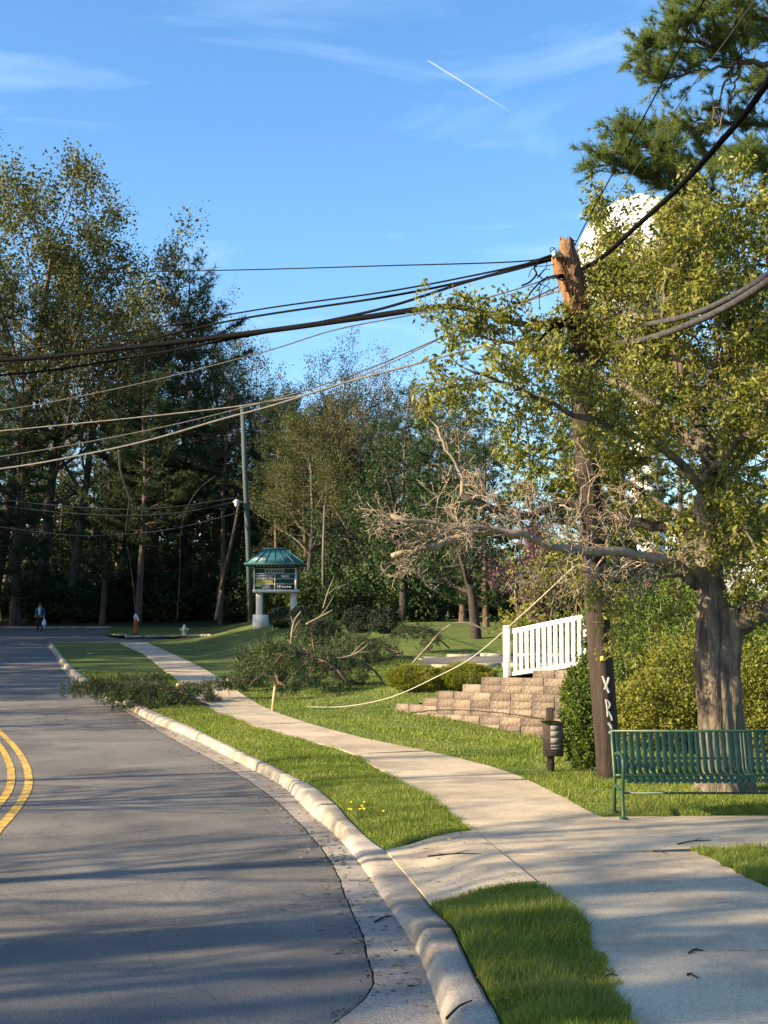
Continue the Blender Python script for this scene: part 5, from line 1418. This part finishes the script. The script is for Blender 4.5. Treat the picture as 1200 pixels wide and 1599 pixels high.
WOOD = [ # kind, photo column, top row, distance, label
 ('oak_a', -15, 228, 89, 'tallest oak at the left edge, leaning its leafy crown over the road'),
 ('oak_a', 62, 372, 92, 'leafy oak in front of the wood just right of the tallest oak'),
 ('pine_b', 28, 430, 88, 'dark pine with flat shelves of needles at the left edge'),
 ('oak_b', 106, 395, 90, 'thick forked trunk standing behind the walking person'),
 ('oak_b', 175, 400, 96, 'thinly leaved oak between the forked trunk and the pointed pine'),
 ('bare_a', 232, 405, 100, 'nearly bare tree just left of the pointed pine'),
 ('pine_a', 290, 380, 92, 'pointed pine standing highest in the middle of the wood'),
 ('oak_b', 375, 460, 100, 'thin-topped tree right of the pointed pine'),
 ('pine_b', 345, 560, 88, 'leaning dark pine left of the thin far pole'),
 ('oak_b', 425, 520, 104, 'sparse brownish oak seen above the green sign roof'),
 ('oak_b', 490, 512, 98, 'pale thin oak standing open against the sky right of the green sign'),
 ('oak_b', 548, 545, 104, 'half-bare oak right of the pale thin oak'),
 ('oak_b', 610, 565, 108, 'thin brownish tree furthest right in the open wood'),
 ('pine_b', 430, 600, 84, 'dark pine directly behind the thin far pole'),
 ('pine_a', 215, 520, 86, 'dark pine between the hanging wire and the forked trunk'),
 ('hemlock_a', 565, 655, 74, 'dark conifer right of the sign at the edge of the bare branches'),
 ('hemlock_b', 625, 600, 62, 'tall dark conifer with lit tips behind the bare branches'),
 ('hemlock_a', 690, 640, 58, 'broad dark conifer behind the road sign'),
 ('hemlock_b', 515, 690, 80, 'conifer beside the green sign, lower branches hanging over the lawn'),
 ('hemlock_a', 760, 640, 50, 'conifer behind the left end of the white railing'),
 ('hemlock_b', 835, 600, 46, 'conifer behind the middle of the white railing'),
 ('hemlock_a', 915, 560, 48, 'conifer behind the broken pole'),
 ('pine_a', 985, 520, 52, 'pine behind the crown of the big tree'),
 ('hemlock_b', 1060, 560, 46, 'conifer straight behind the fork of the big tree'),
 ('hemlock_a', 1160, 620, 44, 'conifer behind the limb at the right edge'),
 ('oak_b', 1110, 480, 62, 'olive-leaved oak far behind the big tree'),
('oak_a', 478, 640, 72, 'fresh green tree just right of the message sign'),
 ('oak_b', 560, 600, 73, 'brownish green tree over the left rounded bush'),
 ('hemlock_b', 480, 640, 78, 'dark conifer just right of the message sign'),
 ('hemlock_a', 535, 610, 87, 'tall dark conifer behind the slim grey trunk'),
 ('hemlock_b', 663, 600, 66, 'conifer just left of the road sign'),
 ('hemlock_b', 722, 590, 56, 'conifer over the dark-trunked small tree'),
 ('hemlock_a', 600, 640, 70, 'conifer over the right rounded bush'),
 ('oak_a', 655, 610, 76, 'fresh green tree between the conifers left of the road sign'),
 ('oak_a', 450, 610, 92, 'fresh green tree above the message sign roof'),
 ('hemlock_a', 20, 590, 87.5, 'dark low-boughed conifer at the left edge of the wood'),
 ('hemlock_b', 160, 600, 88, 'dark conifer just right of the forked trunk'),
 ('hemlock_a', 245, 640, 90, 'dark conifer behind the cream hydrant'),
 ('pine_b', -30, 520, 91, 'dark pine cut off by the left edge of the photo'),
 ('hemlock_b', 320, 640, 92, 'dark conifer left of the leaning dark trunk'),
 ('hemlock_a', 455, 680, 86, 'dark conifer standing behind the message sign'),
 ('oak_a', 1220, 420, 58, 'leafy oak far behind at the right edge'),
]
for k_, p_, t_, Y_, l_ in WOOD: plant(k_, p_, t_, Y_, l_, GW)
rw = random.Random(4)
MARKS = [(-10, 'the left edge of the photo'), (62, 'the walking person'), (106, 'the forked trunk'), (175, 'the thinly leaved oak'), (212, 'the orange marker post'), (288, 'the cream hydrant'), (340, 'the leaning pale stick'), (391, 'the thin far pole'), (437, 'the message sign'), (506, 'the slim grey trunk'), (560, 'the left rounded bush'), (600, 'the right rounded bush'), (650, 'the left yew bush'), (700, 'the road sign'), (745, 'the dark-trunked small tree'), (800, 'the redbud'), (869, 'the slim bare sapling'), (945, 'the broken pole'), (1010, 'the lower yellow-green shrub'), (1062, 'the tall yellow-green shrub'), (1130, 'the big trunk'), (1192, 'the bright shrub by the bench'), (1240, 'the right edge of the photo')]
said_ = set()
def where(px, what):
    ms = sorted(MARKS, key=lambda m: abs(m[0] - px)); m = ms[0]
    opts = ['straight behind ' + m[1]] if abs(m[0] - px) < 9 else []
    opts += [('just right of ' if px > m[0] else 'just left of ') + m[1]]
    l = [q for q in MARKS if q[0] <= px]; r = [q for q in MARKS if q[0] > px]
    if l and r: opts += ['between %s and %s' % (l[-1][1].replace(' of the photo', ''), r[0][1].replace(' of the photo', ''))]
    for o in opts:
        t = what + ' ' + o
        if t not in said_: said_.add(t); return t
    return what + ' ' + opts[-1]
# rows further into the wood fill the view between the trunks
for i in range(18):
    p_ = -2 + i * 39 + rw.uniform(-10, 10)
    plant(rw.choice(['sapling', 'hemlock_b', 'sapling', 'hemlock_a']), p_, rw.uniform(700, 790), rw.uniform(94, 106), where(p_, 'low dark tree inside the wood'), 'low trees inside the wood')
for i in range(13):
    p_ = 0 + i * 42 + rw.uniform(-12, 12)
    plant('pine_b' if i % 3 else 'oak_b', p_, rw.uniform(600, 660), rw.uniform(108, 122), where(p_, 'dark tree deep in the wood'), 'trees deep inside the wood')
for i in range(26):
    p_ = -4 + i * 25 + rw.uniform(-6, 6)
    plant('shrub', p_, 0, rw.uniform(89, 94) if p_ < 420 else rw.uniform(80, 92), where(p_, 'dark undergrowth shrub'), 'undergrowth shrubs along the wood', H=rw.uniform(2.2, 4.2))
for i in range(13):
    p_ = 480 + i * 58 + rw.uniform(-15, 15)
    plant('shrub', p_, 0, rw.uniform(56, 66), where(p_, 'shaded shrub behind the driveway'), 'shrubs behind the far driveway', H=rw.uniform(2.0, 3.4))
# the wood to the left of the frame goes on beside the road and shades it
for i in range(34):
    Y_ = 28.5 + i * 1.7 + rw.uniform(-.8, .8); X_ = -(17 + Y_ * .22) - rw.uniform(0, 13)
    plant(rw.choice(['pine_a', 'oak_b', 'oak_a', 'pine_b', 'hemlock_a', 'hemlock_b']), 0, 0, Y_, 'roadside tree left of the view shading the road', 'roadside trees left of the view', X=X_, H=rw.uniform(11, 17))
for i, (X_, Y_, H_, k_) in enumerate([(-22, 9.3, 7.6, 'bare_a'), (-19.5, 8.6, 6.5, 'bare_a'), (-46, -9, 16, 'oak_b'), (-14, 4.6, 9.5, 'bare_a'), (-12, 1.2, 8.5, 'tall'), (-17, -.6, 12, 'tall'), (-15, 2.6, 10, 'tall'), (-13, 7.3, 8.0, 'tall'), (-15.5, 6.2, 9, 'bare_a'), (-14.5, 11.6, 7.4, 'tall'), (-13, 12.6, 6.5, 'bare_a'), (-17, 13.2, 8, 'tall'), (-16.5, 22.5, 7, 'bare_a'), (-19, 24.5, 8, 'bare_a'), (-40, -9, 15, 'oak_a'), (-27, 19, 10, 'bare_a'), (-27, -9, 12, 'oak_b'), (-23, -1.8, 21, 'tall'), (-24.3, 0.4, 19, 'tall'), (-27, -3.2, 22, 'tall'), (-22, -4.6, 19, 'tall'), (-33, -4.8, 24, 'tall'), (-20.8, -0.7, 18, 'tall'), (-28.5, -1.2, 21, 'tall'), (-31, -6, 22, 'tall'), (-19.8, 2.0, 17, 'tall')]):
    plant(k_, 0, 0, Y_, 'thin-crowned tree across the road casting streaks of shade', 'roadside trees left of the view', X=X_, H=H_ * 1.17)

for i in range(22):
    Y_ = 62 + i * 2.0 + rw.uniform(-1, 1); X_ = -(Y_ * .35 + 3) - rw.uniform(0, 12)
    plant(rw.choice(['pine_a', 'oak_a', 'hemlock_a', 'oak_b']), 0, 0, Y_, 'roadside tree left of the view shading the road', 'roadside trees left of the view', X=X_, H=rw.uniform(14, 18))
# far-off wood that closes the view as one mass
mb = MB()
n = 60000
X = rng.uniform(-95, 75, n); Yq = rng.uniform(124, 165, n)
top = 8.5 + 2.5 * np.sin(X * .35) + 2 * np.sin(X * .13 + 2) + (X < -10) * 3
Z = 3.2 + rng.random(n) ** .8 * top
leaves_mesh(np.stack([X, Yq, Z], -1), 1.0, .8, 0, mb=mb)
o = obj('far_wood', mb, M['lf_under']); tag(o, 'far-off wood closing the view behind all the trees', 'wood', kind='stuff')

# ------------------------------------------------------------------ shrubs and small trees
def base_at(px, py): return lawn(px, py)
b_ = base_at(650, 1077); h1 = shrub('yew_bush', .68, .52, .29, 7000, .055, M['lf_yew'], 'left of the two clipped yellow-green yew bushes above the wall', loc=b_, group='clipped yew bushes', lump=.18, hollow=.75, needle=True)
b_ = base_at(728, 1076); h2 = shrub('yew_bush', .70, .55, .30, 7000, .055, M['lf_yew'], 'right one of the two clipped yew bushes, nearest the white railing', loc=b_, group='clipped yew bushes', lump=.18, hollow=.75, needle=True)
for px, py, rx, rz_, lab in ((560, 987, .62, .50, 'left one of the two rounded dark bushes behind the fallen boughs'), (600, 988, .62, .48, 'right one of the two rounded dark bushes behind the fallen boughs'), (441, 981, .60, .48, 'rounded dark bush beneath the message sign'), (470, 984, .55, .52, 'dark bush hiding the right leg of the message sign')):
    shrub('round_bush', rx, rx, rz_, 4200, .07, M['lf_dark'], lab, loc=base_at(px, py), lump=.15, hollow=.7, group='rounded dark bushes')
b_ = base_at(918, 1203); shrub('arborvitae_bush', .36, .36, .80, 14000, .05, M['lf_bush'], 'upright green bush between the block wall and the broken pole', loc=b_, lump=.22, hollow=.5)
for px, Yq, rx, rz_, lab, m, ls in ((1010, 20.5, .75, .62, 'lower yellow-green shrub right of the broken pole', 'lf_forsy', .06), (1062, 21.6, .85, .95, 'tall yellow-green shrub left of the big trunk', 'lf_forsy', .06), (985, 22.6, .7, .98, 'green shrub behind the broken pole', 'lf_bush', .065),
                                ):
    x = at(px, 1000, Yq)[0]; shrub('forsythia_bush', rx, rx, rz_, 8500, ls, M[m], lab, loc=(x, Yq, float(zl(x, Yq))), lump=.4, hollow=.35, stems=22, bark=M['twig_pale'])
for px, Yq, rx, rz_, lab, m in ((1192, 20.2, .7, .85, 'bright yellow-green shrub right of the big trunk', 'lf_forsy'), (1260, 21.5, 1.0, 1.1, 'green shrub at the right edge behind the bench', 'lf_bush'), (1130, 23.8, 1.1, 1.35, 'tall green shrub straight behind the big trunk', 'lf_bush'), (1215, 24.6, 1.2, 1.45, 'tall shrub behind the right end of the bench', 'lf_bush'), (1040, 25.2, 1.1, 1.5, 'tall dense shrub behind the yellow-green shrubs', 'lf_bush'), (960, 26.0, .9, 1.35, 'dense green shrub between railing end and broken pole', 'lf_bush')):
    x = at(px, 1000, Yq)[0]; shrub('leafy_bush', rx, rx, rz_, 9500, .07, M[m], lab, loc=(x, Yq, float(zl(x, Yq))), lump=.4, hollow=.35, stems=20, bark=M['twig_pale'])
# ivy over the right end of the railing
n = 900; s_ = rng.random(n) ** .7; yy = rng.random(n)
px_ = 911 + 22 * s_; py_ = 958 + yy * (105 + 20 * np.sin(s_ * 9)); 
Pv = np.array([at(a, b, fy1 - .16 + .12 * c) for a, b, c in zip(px_, py_, rng.random(n))])
ivy = thing('ivy', at(918, 1040, fy1), 'ivy smothering the right end of the white railing', 'ivy')
mb = MB()
for k in range(7): 
    xk = 905 + k * 4; tube(mb, np.array([at(xk + 4 * math.sin(q * 2 + k), 1070 - q * 18, fy1 - .1) for q in np.linspace(0, 6, 8)]), .006, 4)
obj('stems', mb, M['bark_oak'], ivy); obj('leaves', leaves_mesh(Pv, .085, .75, .4), M['lf_ivy'], ivy)
# redbud, dogwoods, small trees near the railing
SM = dict(seg=[6, 5, 4, 3], tap=[.7, .8, .8, .8], wob=[.1, .2, .25, .3], up=[.02, .05, .03, 0], kids=[9, 6, 5], start=[.3, .2, .2], ang=[1.0, .8, .75], ratio=[.6, .55, .5], rr=[.55, .55, .6], max=3, leaf_levels=2)
def small(name, seed, px, py, Y, H, r, m, per, jit, ls, lab, crown='crown', bark='bark_oak', **kw):
    P = dict(SM); P.update(H=H, r=r); P.update(kw)
    x = at(px, py, Y)[0]; return broadleaf(name, seed, P, M[m] if m else None, M[bark], per, jit, ls, lab, loc=(x, Y, float(zl(x, Y))), crown=crown)
small('redbud_tree', 51, 800, 900, 42, 3.4, .09, 'lf_redbud', 9, .12, .10, 'purple-flowering redbud in the shade left of the broken pole', 'blossom', kids=[11, 7, 5])
small('dogwood_tree', 52, 1190, 900, 26, 3.1, .08, 'lf_white', 7, .10, .085, 'white-flowering dogwood at the right edge behind the big tree', 'blossom')
small('dogwood_tree', 53, 8, 900, 90, 6.5, .12, 'lf_white', 3, .25, .15, 'white-flowering dogwood beside the walking person', 'blossom')
small('shade_tree', 54, 745, 960, 44, 5.2, .20, 'lf_under', 9, .22, .13, 'dark-trunked small tree left of the white railing', bark='limb_dark', ratio=[.5, .55, .5])
small('shade_tree', 55, 625, 960, 56, 6.5, .22, 'lf_under', 8, .25, .15, 'small tree with a dark trunk left of the road sign', bark='limb_dark', ratio=[.5, .55, .5])
small('shade_tree', 56, 603, 960, 66, 6.5, .2, 'lf_under', 8, .25, .15, 'dark trunk seen above the rounded bushes', bark='limb_dark', ratio=[.5, .55, .5])
small('white_pine_sapling', 57, 845, 900, 24.5 + 4, 3.3, .05, 'lf_forsy', 9, .16, .09, 'young yellow-green tree between railing and broken pole', kids=[12, 6, 4])
for px, y0, y1, Yq, r_, lab, m in ((506, 790, 950, 62, .09, 'slim grey trunk of a limbless tree right of the message sign', 'bark_oak'), (869, 880, 968, 44, .05, 'slim bare sapling stem behind the white railing', 'bark_far')):
    a = at(px, y1, Yq); P = ats([(px, y1 + 8), (px - 1, (y0 + y1) / 2), (px + 1, y0)], Yq); t = thing('slim_tree', a, lab, 'tree'); mb = MB(); tube(mb, P, [r_, r_ * .8, r_ * .5], 8); obj('trunk', mb, M[m], t, smooth=True)
    mb = MB()
    for k in range(5): c0 = P[1] + (P[2] - P[1]) * (k / 5); tube(mb, [c0, c0 + np.array([random.uniform(-.5, .5), random.uniform(-.3, .3), random.uniform(.2, .5)])], [.02, .006], 4)
    obj('branches', mb, M[m], t)

# ------------------------------------------------------------------ driveway behind the lawn on the right
mb = MB()
xs_ = np.linspace(0.6, 12, 26); Yd = np.linspace(36.6, 38.6, 6); Xg, Yg2 = np.meshgrid(xs_, Yd)
Xg = Xg + (Yg2 - 36) * .25
grid(mb, np.stack([Xg, Yg2, zl(Xg, Yg2) + .05], -1)); obj('driveway', mb, M['asphalt'], kind='structure')
for Yk, nm in ((36.5, 'driveway_kerb'), (38.72, 'driveway_kerb')):
    mb = MB()
    for k in range(14):
        x0 = .2 + k * 1.0; z_ = float(zl(x0 + .5, Yk)); z2_ = float(zl(x0 + 1.5, Yk)); box(mb, (x0 + .5 + (Yk - 36) * .25, Yk, z_ + .05), (.985, .14, .14))
    obj(nm, mb, M['kerb'], kind='structure')
# ------------------------------------------------------------------ storm debris
GB = 'torn pine boughs lying by the pavement'
BO = [ # px, py, length, direction (deg), label
 (330, 1104, 2.0, 172, 'dark torn bough on the grass strip reaching across the pavement edge'),
 (270, 1090, 1.7, 150, 'torn bough on the grass strip pointing up the road'),
 (215, 1096, 1.6, 5, 'bough lying at the kerb beside the cut log'),
 (292, 1094, 1.3, 20, 'bough heaped in the middle of the pavement'),
 (235, 1080, 1.6, 100, 'bough heaped behind the cut log'),
 (255, 1100, 1.9, 185, 'bough spread over the grass strip just right of the cut log'),
 (196, 1088, 1.1, 215, 'small bough spilling over the kerb onto the road'),
 (400, 1070, 2.0, 60, 'bough at the left end of the big brush heap'),
 (460, 1080, 2.6, 120, 'bough at the front left of the big brush heap'),
 (560, 1080, 2.8, 150, 'bough at the front of the big brush heap'),
 (505, 1055, 2.6, 75, 'bough sticking up in the middle of the brush heap'),
 (505, 1030, 2.8, 95, 'bough standing highest in the brush heap'),
 (470, 1035, 2.6, 35, 'bough on top of the brush heap below the message sign'),
 (600, 1068, 2.0, 185, 'bough at the right of the brush heap, beside the yew bushes'),
 (640, 1032, 2.0, 165, 'long bough behind the yew bushes'),
 (700, 1018, 1.7, 190, 'arched bough reaching towards the white railing'),
 (445, 1055, 2.2, 35, 'bough low in the left half of the brush heap'),
]
bp = [bough('fallen_bough', 2.4, '', 100 + i, 34, .13, .013, GB) for i in range(4)]
for i, (px, py, L, a, lab) in enumerate(BO):
    p = lawn(px, py)
    if px < 345: p = hit(px, py, lambda X, Y: zr(Y) + KH * (0 if px < 185 else 1))
    if i < 4: o = bp[i]; o.location = p; o.rotation_euler = (0, 0, R(a)); o.scale = (L / 2.4,) * 3; o['label'] = lab
    else: o = dup(bp[i % 4], p, R(a), L / 2.4, lab)
    if 7 > i: o.scale.z *= 1.35
    if 7 <= i: o.location.z += 0.05; o.scale.z *= 1.75
# bare broken sticks standing out of the heap
def stick(name, pts, Y, r0, r1, m, lab, cat='broken branch', forks=()):
    P = spline(ats(pts, Y), 4); t = thing(name, P[0], lab, cat)
    mb = MB(); tube(mb, P, np.linspace(r0, r1, len(P)), 7); obj('stem', mb, m, t, smooth=True)
    if forks:
        for f in forks:
            mb = MB(); Q = spline(ats(f, Y), 3); tube(mb, Q, np.linspace(r1 * 1.2, .006, len(Q)), 5); obj('twig', mb, m, t, smooth=True)
    return t
stick('broken_branch', [(455, 1008), (456, 990), (460, 970), (470, 955)], 36, .04, .02, M['twig_pale'], 'pale forked branch stub standing in the brush heap', forks=[[(457, 988), (464, 975), (470, 968)], [(458, 975), (455, 962)]])
stick('broken_branch', [(478, 975), (495, 966), (512, 957), (520, 952)], 36, .03, .012, M['twig_pale'], 'pale twig slanting up from the top of the brush heap', forks=[[(500, 963), (510, 950), (522, 930)]])
stick('broken_branch', [(520, 1028), (540, 1026), (560, 1018), (575, 1006)], 32, .025, .01, M['twig_pale'], 'thin bare branch lying across the right of the brush heap', forks=[[(555, 1020), (570, 1018), (582, 1020)], [(548, 1024), (560, 1010), (572, 1000)]])
stick('broken_branch', [(645, 1035), (670, 1008), (690, 985), (715, 972), (745, 978), (765, 990)], 33, .025, .012, M['twig_pale'], 'arched bare branch between the yew bushes and the dark-trunked tree', forks=[[(715, 972), (735, 972), (752, 980)], [(690, 985), (672, 980), (655, 990)]])
stick('broken_branch', [(505, 950), (512, 925), (522, 900)], 37, .02, .008, M['twig_pale'], 'thin upright twig above the brush heap', forks=[[(510, 930), (525, 918), (545, 912)]])
stick('leaning_pole', [(337, 968), (341, 945), (346, 922)], 73, .09, .07, M['twig_pale'], 'pale broken trunk leaning in front of the wood left of the sign', 'broken trunk')
stick('leaning_tree', [(342, 935), (352, 890), (366, 830), (374, 785)], 74, .14, .09, M['limb_dark'], 'dark leaning trunk just left of the thin far pole', 'tree')
q = hit(425, 1111, lambda X, Y: zr(Y) + KH); 
t = thing('wooden_stake', q, 'thin pale wooden stake in the grass at the pavement edge', 'stake'); mb = MB(); k_ = q[1] / F
bbox(mb, q + np.array([.03, 0, .26]), (.05, .03, .56), .006, Matrix.Rotation(.1, 3, 'Y')); obj('shaft', mb, M['cut_wood'], t)
mb = MB(); bbox(mb, q + np.array([.06, 0, .56]), (.045, .03, .04), .006); obj('flag', mb, M['orange'], t)
# cut logs
def log(px, py, L, r, a, lab, h=KH):
    p = hit(px, py, lambda X, Y: zr(Y) + h); t = thing('cut_log', p, lab, 'log', 'cut logs')
    d = np.array([math.cos(R(a)), math.sin(R(a)), 0]); mb = MB(); c0 = p + np.array([0, 0, r * .9])
    tube(mb, [c0 - d * L / 2, c0, c0 + d * L / 2], [r, r * .97, r * .95], 14, flute=lambda t, a: 1 + .05 * np.sin(a * 4 + t * 3)); obj('bark', mb, M['bark_pine'], t, smooth=True)
    for s_ in (-1, 1):
        mb = MB(); tube(mb, [c0 + d * s_ * (L / 2 - .005), c0 + d * s_ * (L / 2 + .012)], [r * .93, r * .9], 14); obj('cut_end', mb, M['cut_wood'], t)
log(229, 1099, .42, .17, -70, 'short cut log with a pale sawn face lying at the kerb')
log(383, 1073, .95, .13, 15, 'dark log at the left foot of the brush heap')
log(140, 1076, .5, .10, 40, 'small log piece by the far kerb', 0.1)
log(292, 1080, .5, .12, 30, 'stubby log among boughs on the far pavement')
# bark chips and torn leaves scattered about
n = 2600
cx = rng.normal(0, 1, (n, 2))
P = []
for k in range(n):
    z = rng.random()
    if z < .12:
        Y = rng.uniform(6.5, 24); X = float(x_back(Y)) + rng.random() * float(x_wl(Y) - x_back(Y))
    elif z < .45: X, Y = -5.6 + cx[k, 0] * 1.6, 29.5 + cx[k, 1] * 2.2
    elif z < .7:
        Y = rng.uniform(17, 30); X = float(x_curb(Y)) - abs(cx[k, 0]) * .35
    elif z < .85: Y = rng.uniform(7, 17); X = float(x_curb(Y)) - abs(cx[k, 0]) * .3
    else: Y = rng.uniform(26, 34); X = -9 + cx[k, 0] * 2.5
    zz = float(zr(Y)) + (.012 if X < float(x_curb(Y)) else (KH + .03))
    P.append((X, Y, zz))
P = np.array(P); mb = MB()
V = leaves_mesh(P, .055, .6, 0); 
for a_ in V.v: a_[:, 2] = np.maximum(np.repeat(P[:, 2], 4) + (a_[:, 2] - np.repeat(P[:, 2], 4)) * .25, np.repeat(P[:, 2], 4) - .004)
o = obj('leaf_litter', V, M['leaf_litter']); tag(o, 'dry leaf litter and bark chips along the gutter and by the brush', 'leaf litter', kind='stuff')
n = 320; Y = rng.uniform(5.5, 16, n); X = x_asph(Y) + rng.normal(0, .035, n) - .01; P = np.stack([X, Y, zr(Y) + .008], -1)
mb = MB()
for p in P: 
    s_ = random.uniform(.006, .022); d = unit(rng.normal(0, 1, (4, 3))); mb.add(p + d * s_ * np.array([1, 1, .6]), [np.array([[0, 1, 2], [0, 3, 1], [1, 3, 2], [0, 2, 3]])])
o = obj('asphalt_crumbs', mb, M['asphalt']); tag(o, 'crumbled asphalt grit along the broken road edge', 'grit', kind='stuff')
# twigs on the pavement
for k, (x0, y0, x1, y1, z_, lab) in enumerate([(668, 1337, 752, 1333, 0, 'long thin twig lying on the crossing slab'), (940, 1528, 965, 1523, 0, 'dark twig at the edge of the near grass strip'), (1076, 1488, 1098, 1484, 0, 'dark short twig on the pavement at lower right'), (1073, 1522, 1090, 1527, 0, 'small pale twig below the dark short one'), (1020, 1329, 1038, 1331, 0, 'tiny twig at the mouth of the bench path'), (1058, 1318, 1110, 1312, 0, 'twig lying on the bench path'), (698, 1590, 737, 1562, 0, 'bent dark twig lying on the near kerb'), (585, 1440, 612, 1430, 1, 'dark twig in the gutter beside the dropped kerb'), (523, 1345, 540, 1348, 1, 'small twig in the gutter further along'), (945, 1490, 925, 1494, 0, 'tiny twig on the grass edge')]):
    h_ = KH + .016 if not z_ else .012
    a = hit(x0, y0, lambda X, Y: zr(Y) + h_); b = hit(x1, y1, lambda X, Y: zr(Y) + h_); m_ = (a + b) / 2 + np.array([0, .03, .006])
    mb = MB(); tube(mb, spline([a, m_, b], 5), np.linspace(.008, .004, 11), 5); d = b - a; tube(mb, [m_, m_ + np.array([d[0] * .3, abs(d[0]) * .4, .004])], [.004, .002], 4)
    o = obj('fallen_twig', mb, M['limb_dark']); tag(o, lab, 'twig', 'twigs on the ground')
# dandelions
for k in range(9):
    p = hit(random.uniform(545, 600), random.uniform(1258, 1276), lambda X, Y: zr(Y) + KH + .02)
    t = thing('dandelion', p, 'yellow dandelion at the near tip of the long grass strip', 'flower', 'dandelions in the grass strip')
    mb = MB(); tube(mb, [p, p + np.array([.005, 0, .05])], .0025, 4); obj('stem', mb, M['stem'], t)
    mb = MB(); lathe(mb, p + np.array([.005, 0, .05]), [(0, .012), (.014, .01), (.019, .003), (.006, -.006), (0, -.006)], 9); obj('flower_head', mb, M['dandelion'], t)
# litter on the far lawn
p = lawn(136, 1023); mb = MB(); G = np.array([[(p[0] + i * .07, p[1] + j * .08, p[2] + .05 + .03 * math.sin(i * 3 + j * 2)) for i in range(4)] for j in range(4)]); grid(mb, G); o = obj('scrap_of_paper', mb, M['plastic_white']); tag(o, 'white scrap of paper on the far grass strip', 'litter')

# ------------------------------------------------------------------ the walking person
pf = hit(62, 986, lambda X, Y: zr(Y)); 
per = thing('person', pf, 'person in a blue jacket and dark trousers walking towards the view', 'person')
def skin_mesh(name, V, E, Rr, m, parent, sub=2):
    me = bpy.data.meshes.new(name); me.from_pydata([tuple(v) for v in V], E, [])
    me.materials.append(m)
    o = bpy.data.objects.new(name, me); col.objects.link(o); o.parent = parent
    md = o.modifiers.new('skin', 'SKIN')
    for i, r_ in enumerate(Rr): me.skin_vertices[0].data[i].radius = (r_ if isinstance(r_, tuple) else (r_, r_))
    me.skin_vertices[0].data[0].use_root = True
    md.use_smooth_shade = True
    s_ = o.modifiers.new('sub', 'SUBSURF'); s_.levels = sub; s_.render_levels = sub
    return o
# pelvis first; walking, left leg forward; faces -Y
JV = [(0, 0, .95), (0, 0, 1.12), (0, -.01, 1.32), (0, -.01, 1.45), (0, -.02, 1.53), (0, -.03, 1.62), (0, -.03, 1.74),
      (-.10, 0, .90), (-.11, -.10, .50), (-.11, -.05, .09), (-.12, -.20, .035),
      (.10, 0, .90), (.10, .04, .50), (.10, .22, .13), (.10, .12, .04),
      (-.19, 0, 1.42), (-.25, .03, 1.15), (-.27, -.09, .93), (-.275, -.14, .84),
      (.19, 0, 1.42), (.25, .05, 1.15), (.27, .01, .90), (.275, -.01, .81)]
JE = [(0, 1), (1, 2), (2, 3), (3, 4), (4, 5), (5, 6), (0, 7), (7, 8), (8, 9), (9, 10), (0, 11), (11, 12), (12, 13), (13, 14), (3, 15), (15, 16), (16, 17), (17, 18), (3, 19), (19, 20), (20, 21), (21, 22)]
JR = [.13, .12, .14, .10, .055, .09, .085, .085, .058, .042, .04, .085, .058, .042, .04, .06, .045, .035, .03, .06, .045, .035, .03]
skin_mesh('body', JV, JE, JR, M['skin'], per)
skin_mesh('trousers', [JV[0], (0, 0, 1.02)] + JV[7:10] + JV[11:14], [(0, 1), (0, 2), (2, 3), (3, 4), (0, 5), (5, 6), (6, 7)], [.15, .145, .105, .08, .065, .105, .08, .065], M['trousers'], per)
skin_mesh('jacket', [(0, .02, 1.15), (0, .02, .98), (0, .01, 1.32), (0, 0, 1.45), (-.2, .01, 1.43), (-.26, .04, 1.15), (-.28, -.06, .96), (.2, .01, 1.43), (.26, .06, 1.15), (.28, .03, .94)], [(0, 1), (0, 2), (2, 3), (3, 4), (4, 5), (5, 6), (3, 7), (7, 8), (8, 9)], [.165, .16, .17, .11, .08, .062, .05, .08, .062, .05], M['jacket'], per)
mb = MB(); bbox(mb, pf + np.array([0, -.145, 1.25]), (.14, .05, .42), .02); obj('shirt', mb, M['shirt'], per, smooth=True)
mb = MB(); th_ = np.linspace(-.1, math.pi / 2, 7); lathe(mb, pf + np.array([0, -.015, 1.69]), np.stack([.108 * np.cos(th_), .10 * np.sin(th_)], -1), 14); obj('hair', mb, M['hair'], per, smooth=True)
for s_, y_ in ((-1, -.2), (1, .14)):
    mb = MB(); bbox(mb, pf + np.array([s_ * .11, y_ + .03, .05]), (.1, .27, .09), .025); obj('shoe', mb, M['black'], per)
for s_ in (-1, 1):
    mb = MB(); lathe(mb, pf + np.array([s_ * .035, -.118, 1.665]), [(0, -.012), (.012, 0), (0, .012)], 6); obj('eye', mb, M['black'], per)
mb = MB(); tube(mb, [pf + np.array([0, -.115, 1.66]), pf + np.array([0, -.14, 1.625])], [.008, .016], 6); obj('nose', mb, M['skin'], per)
c_ = pf + np.array([.28, -.02, .33])
mb = MB(); lathe(mb, c_, [(0, 0), (.10, .0), (.145, .08), (.14, .22), (.08, .36), (.03, .44), (.045, .5)], 12)
o = obj('carrier_bag', mb, M['plastic_white'], smooth=True); tag(o, 'white plastic bag carried by the walking person', 'bag')
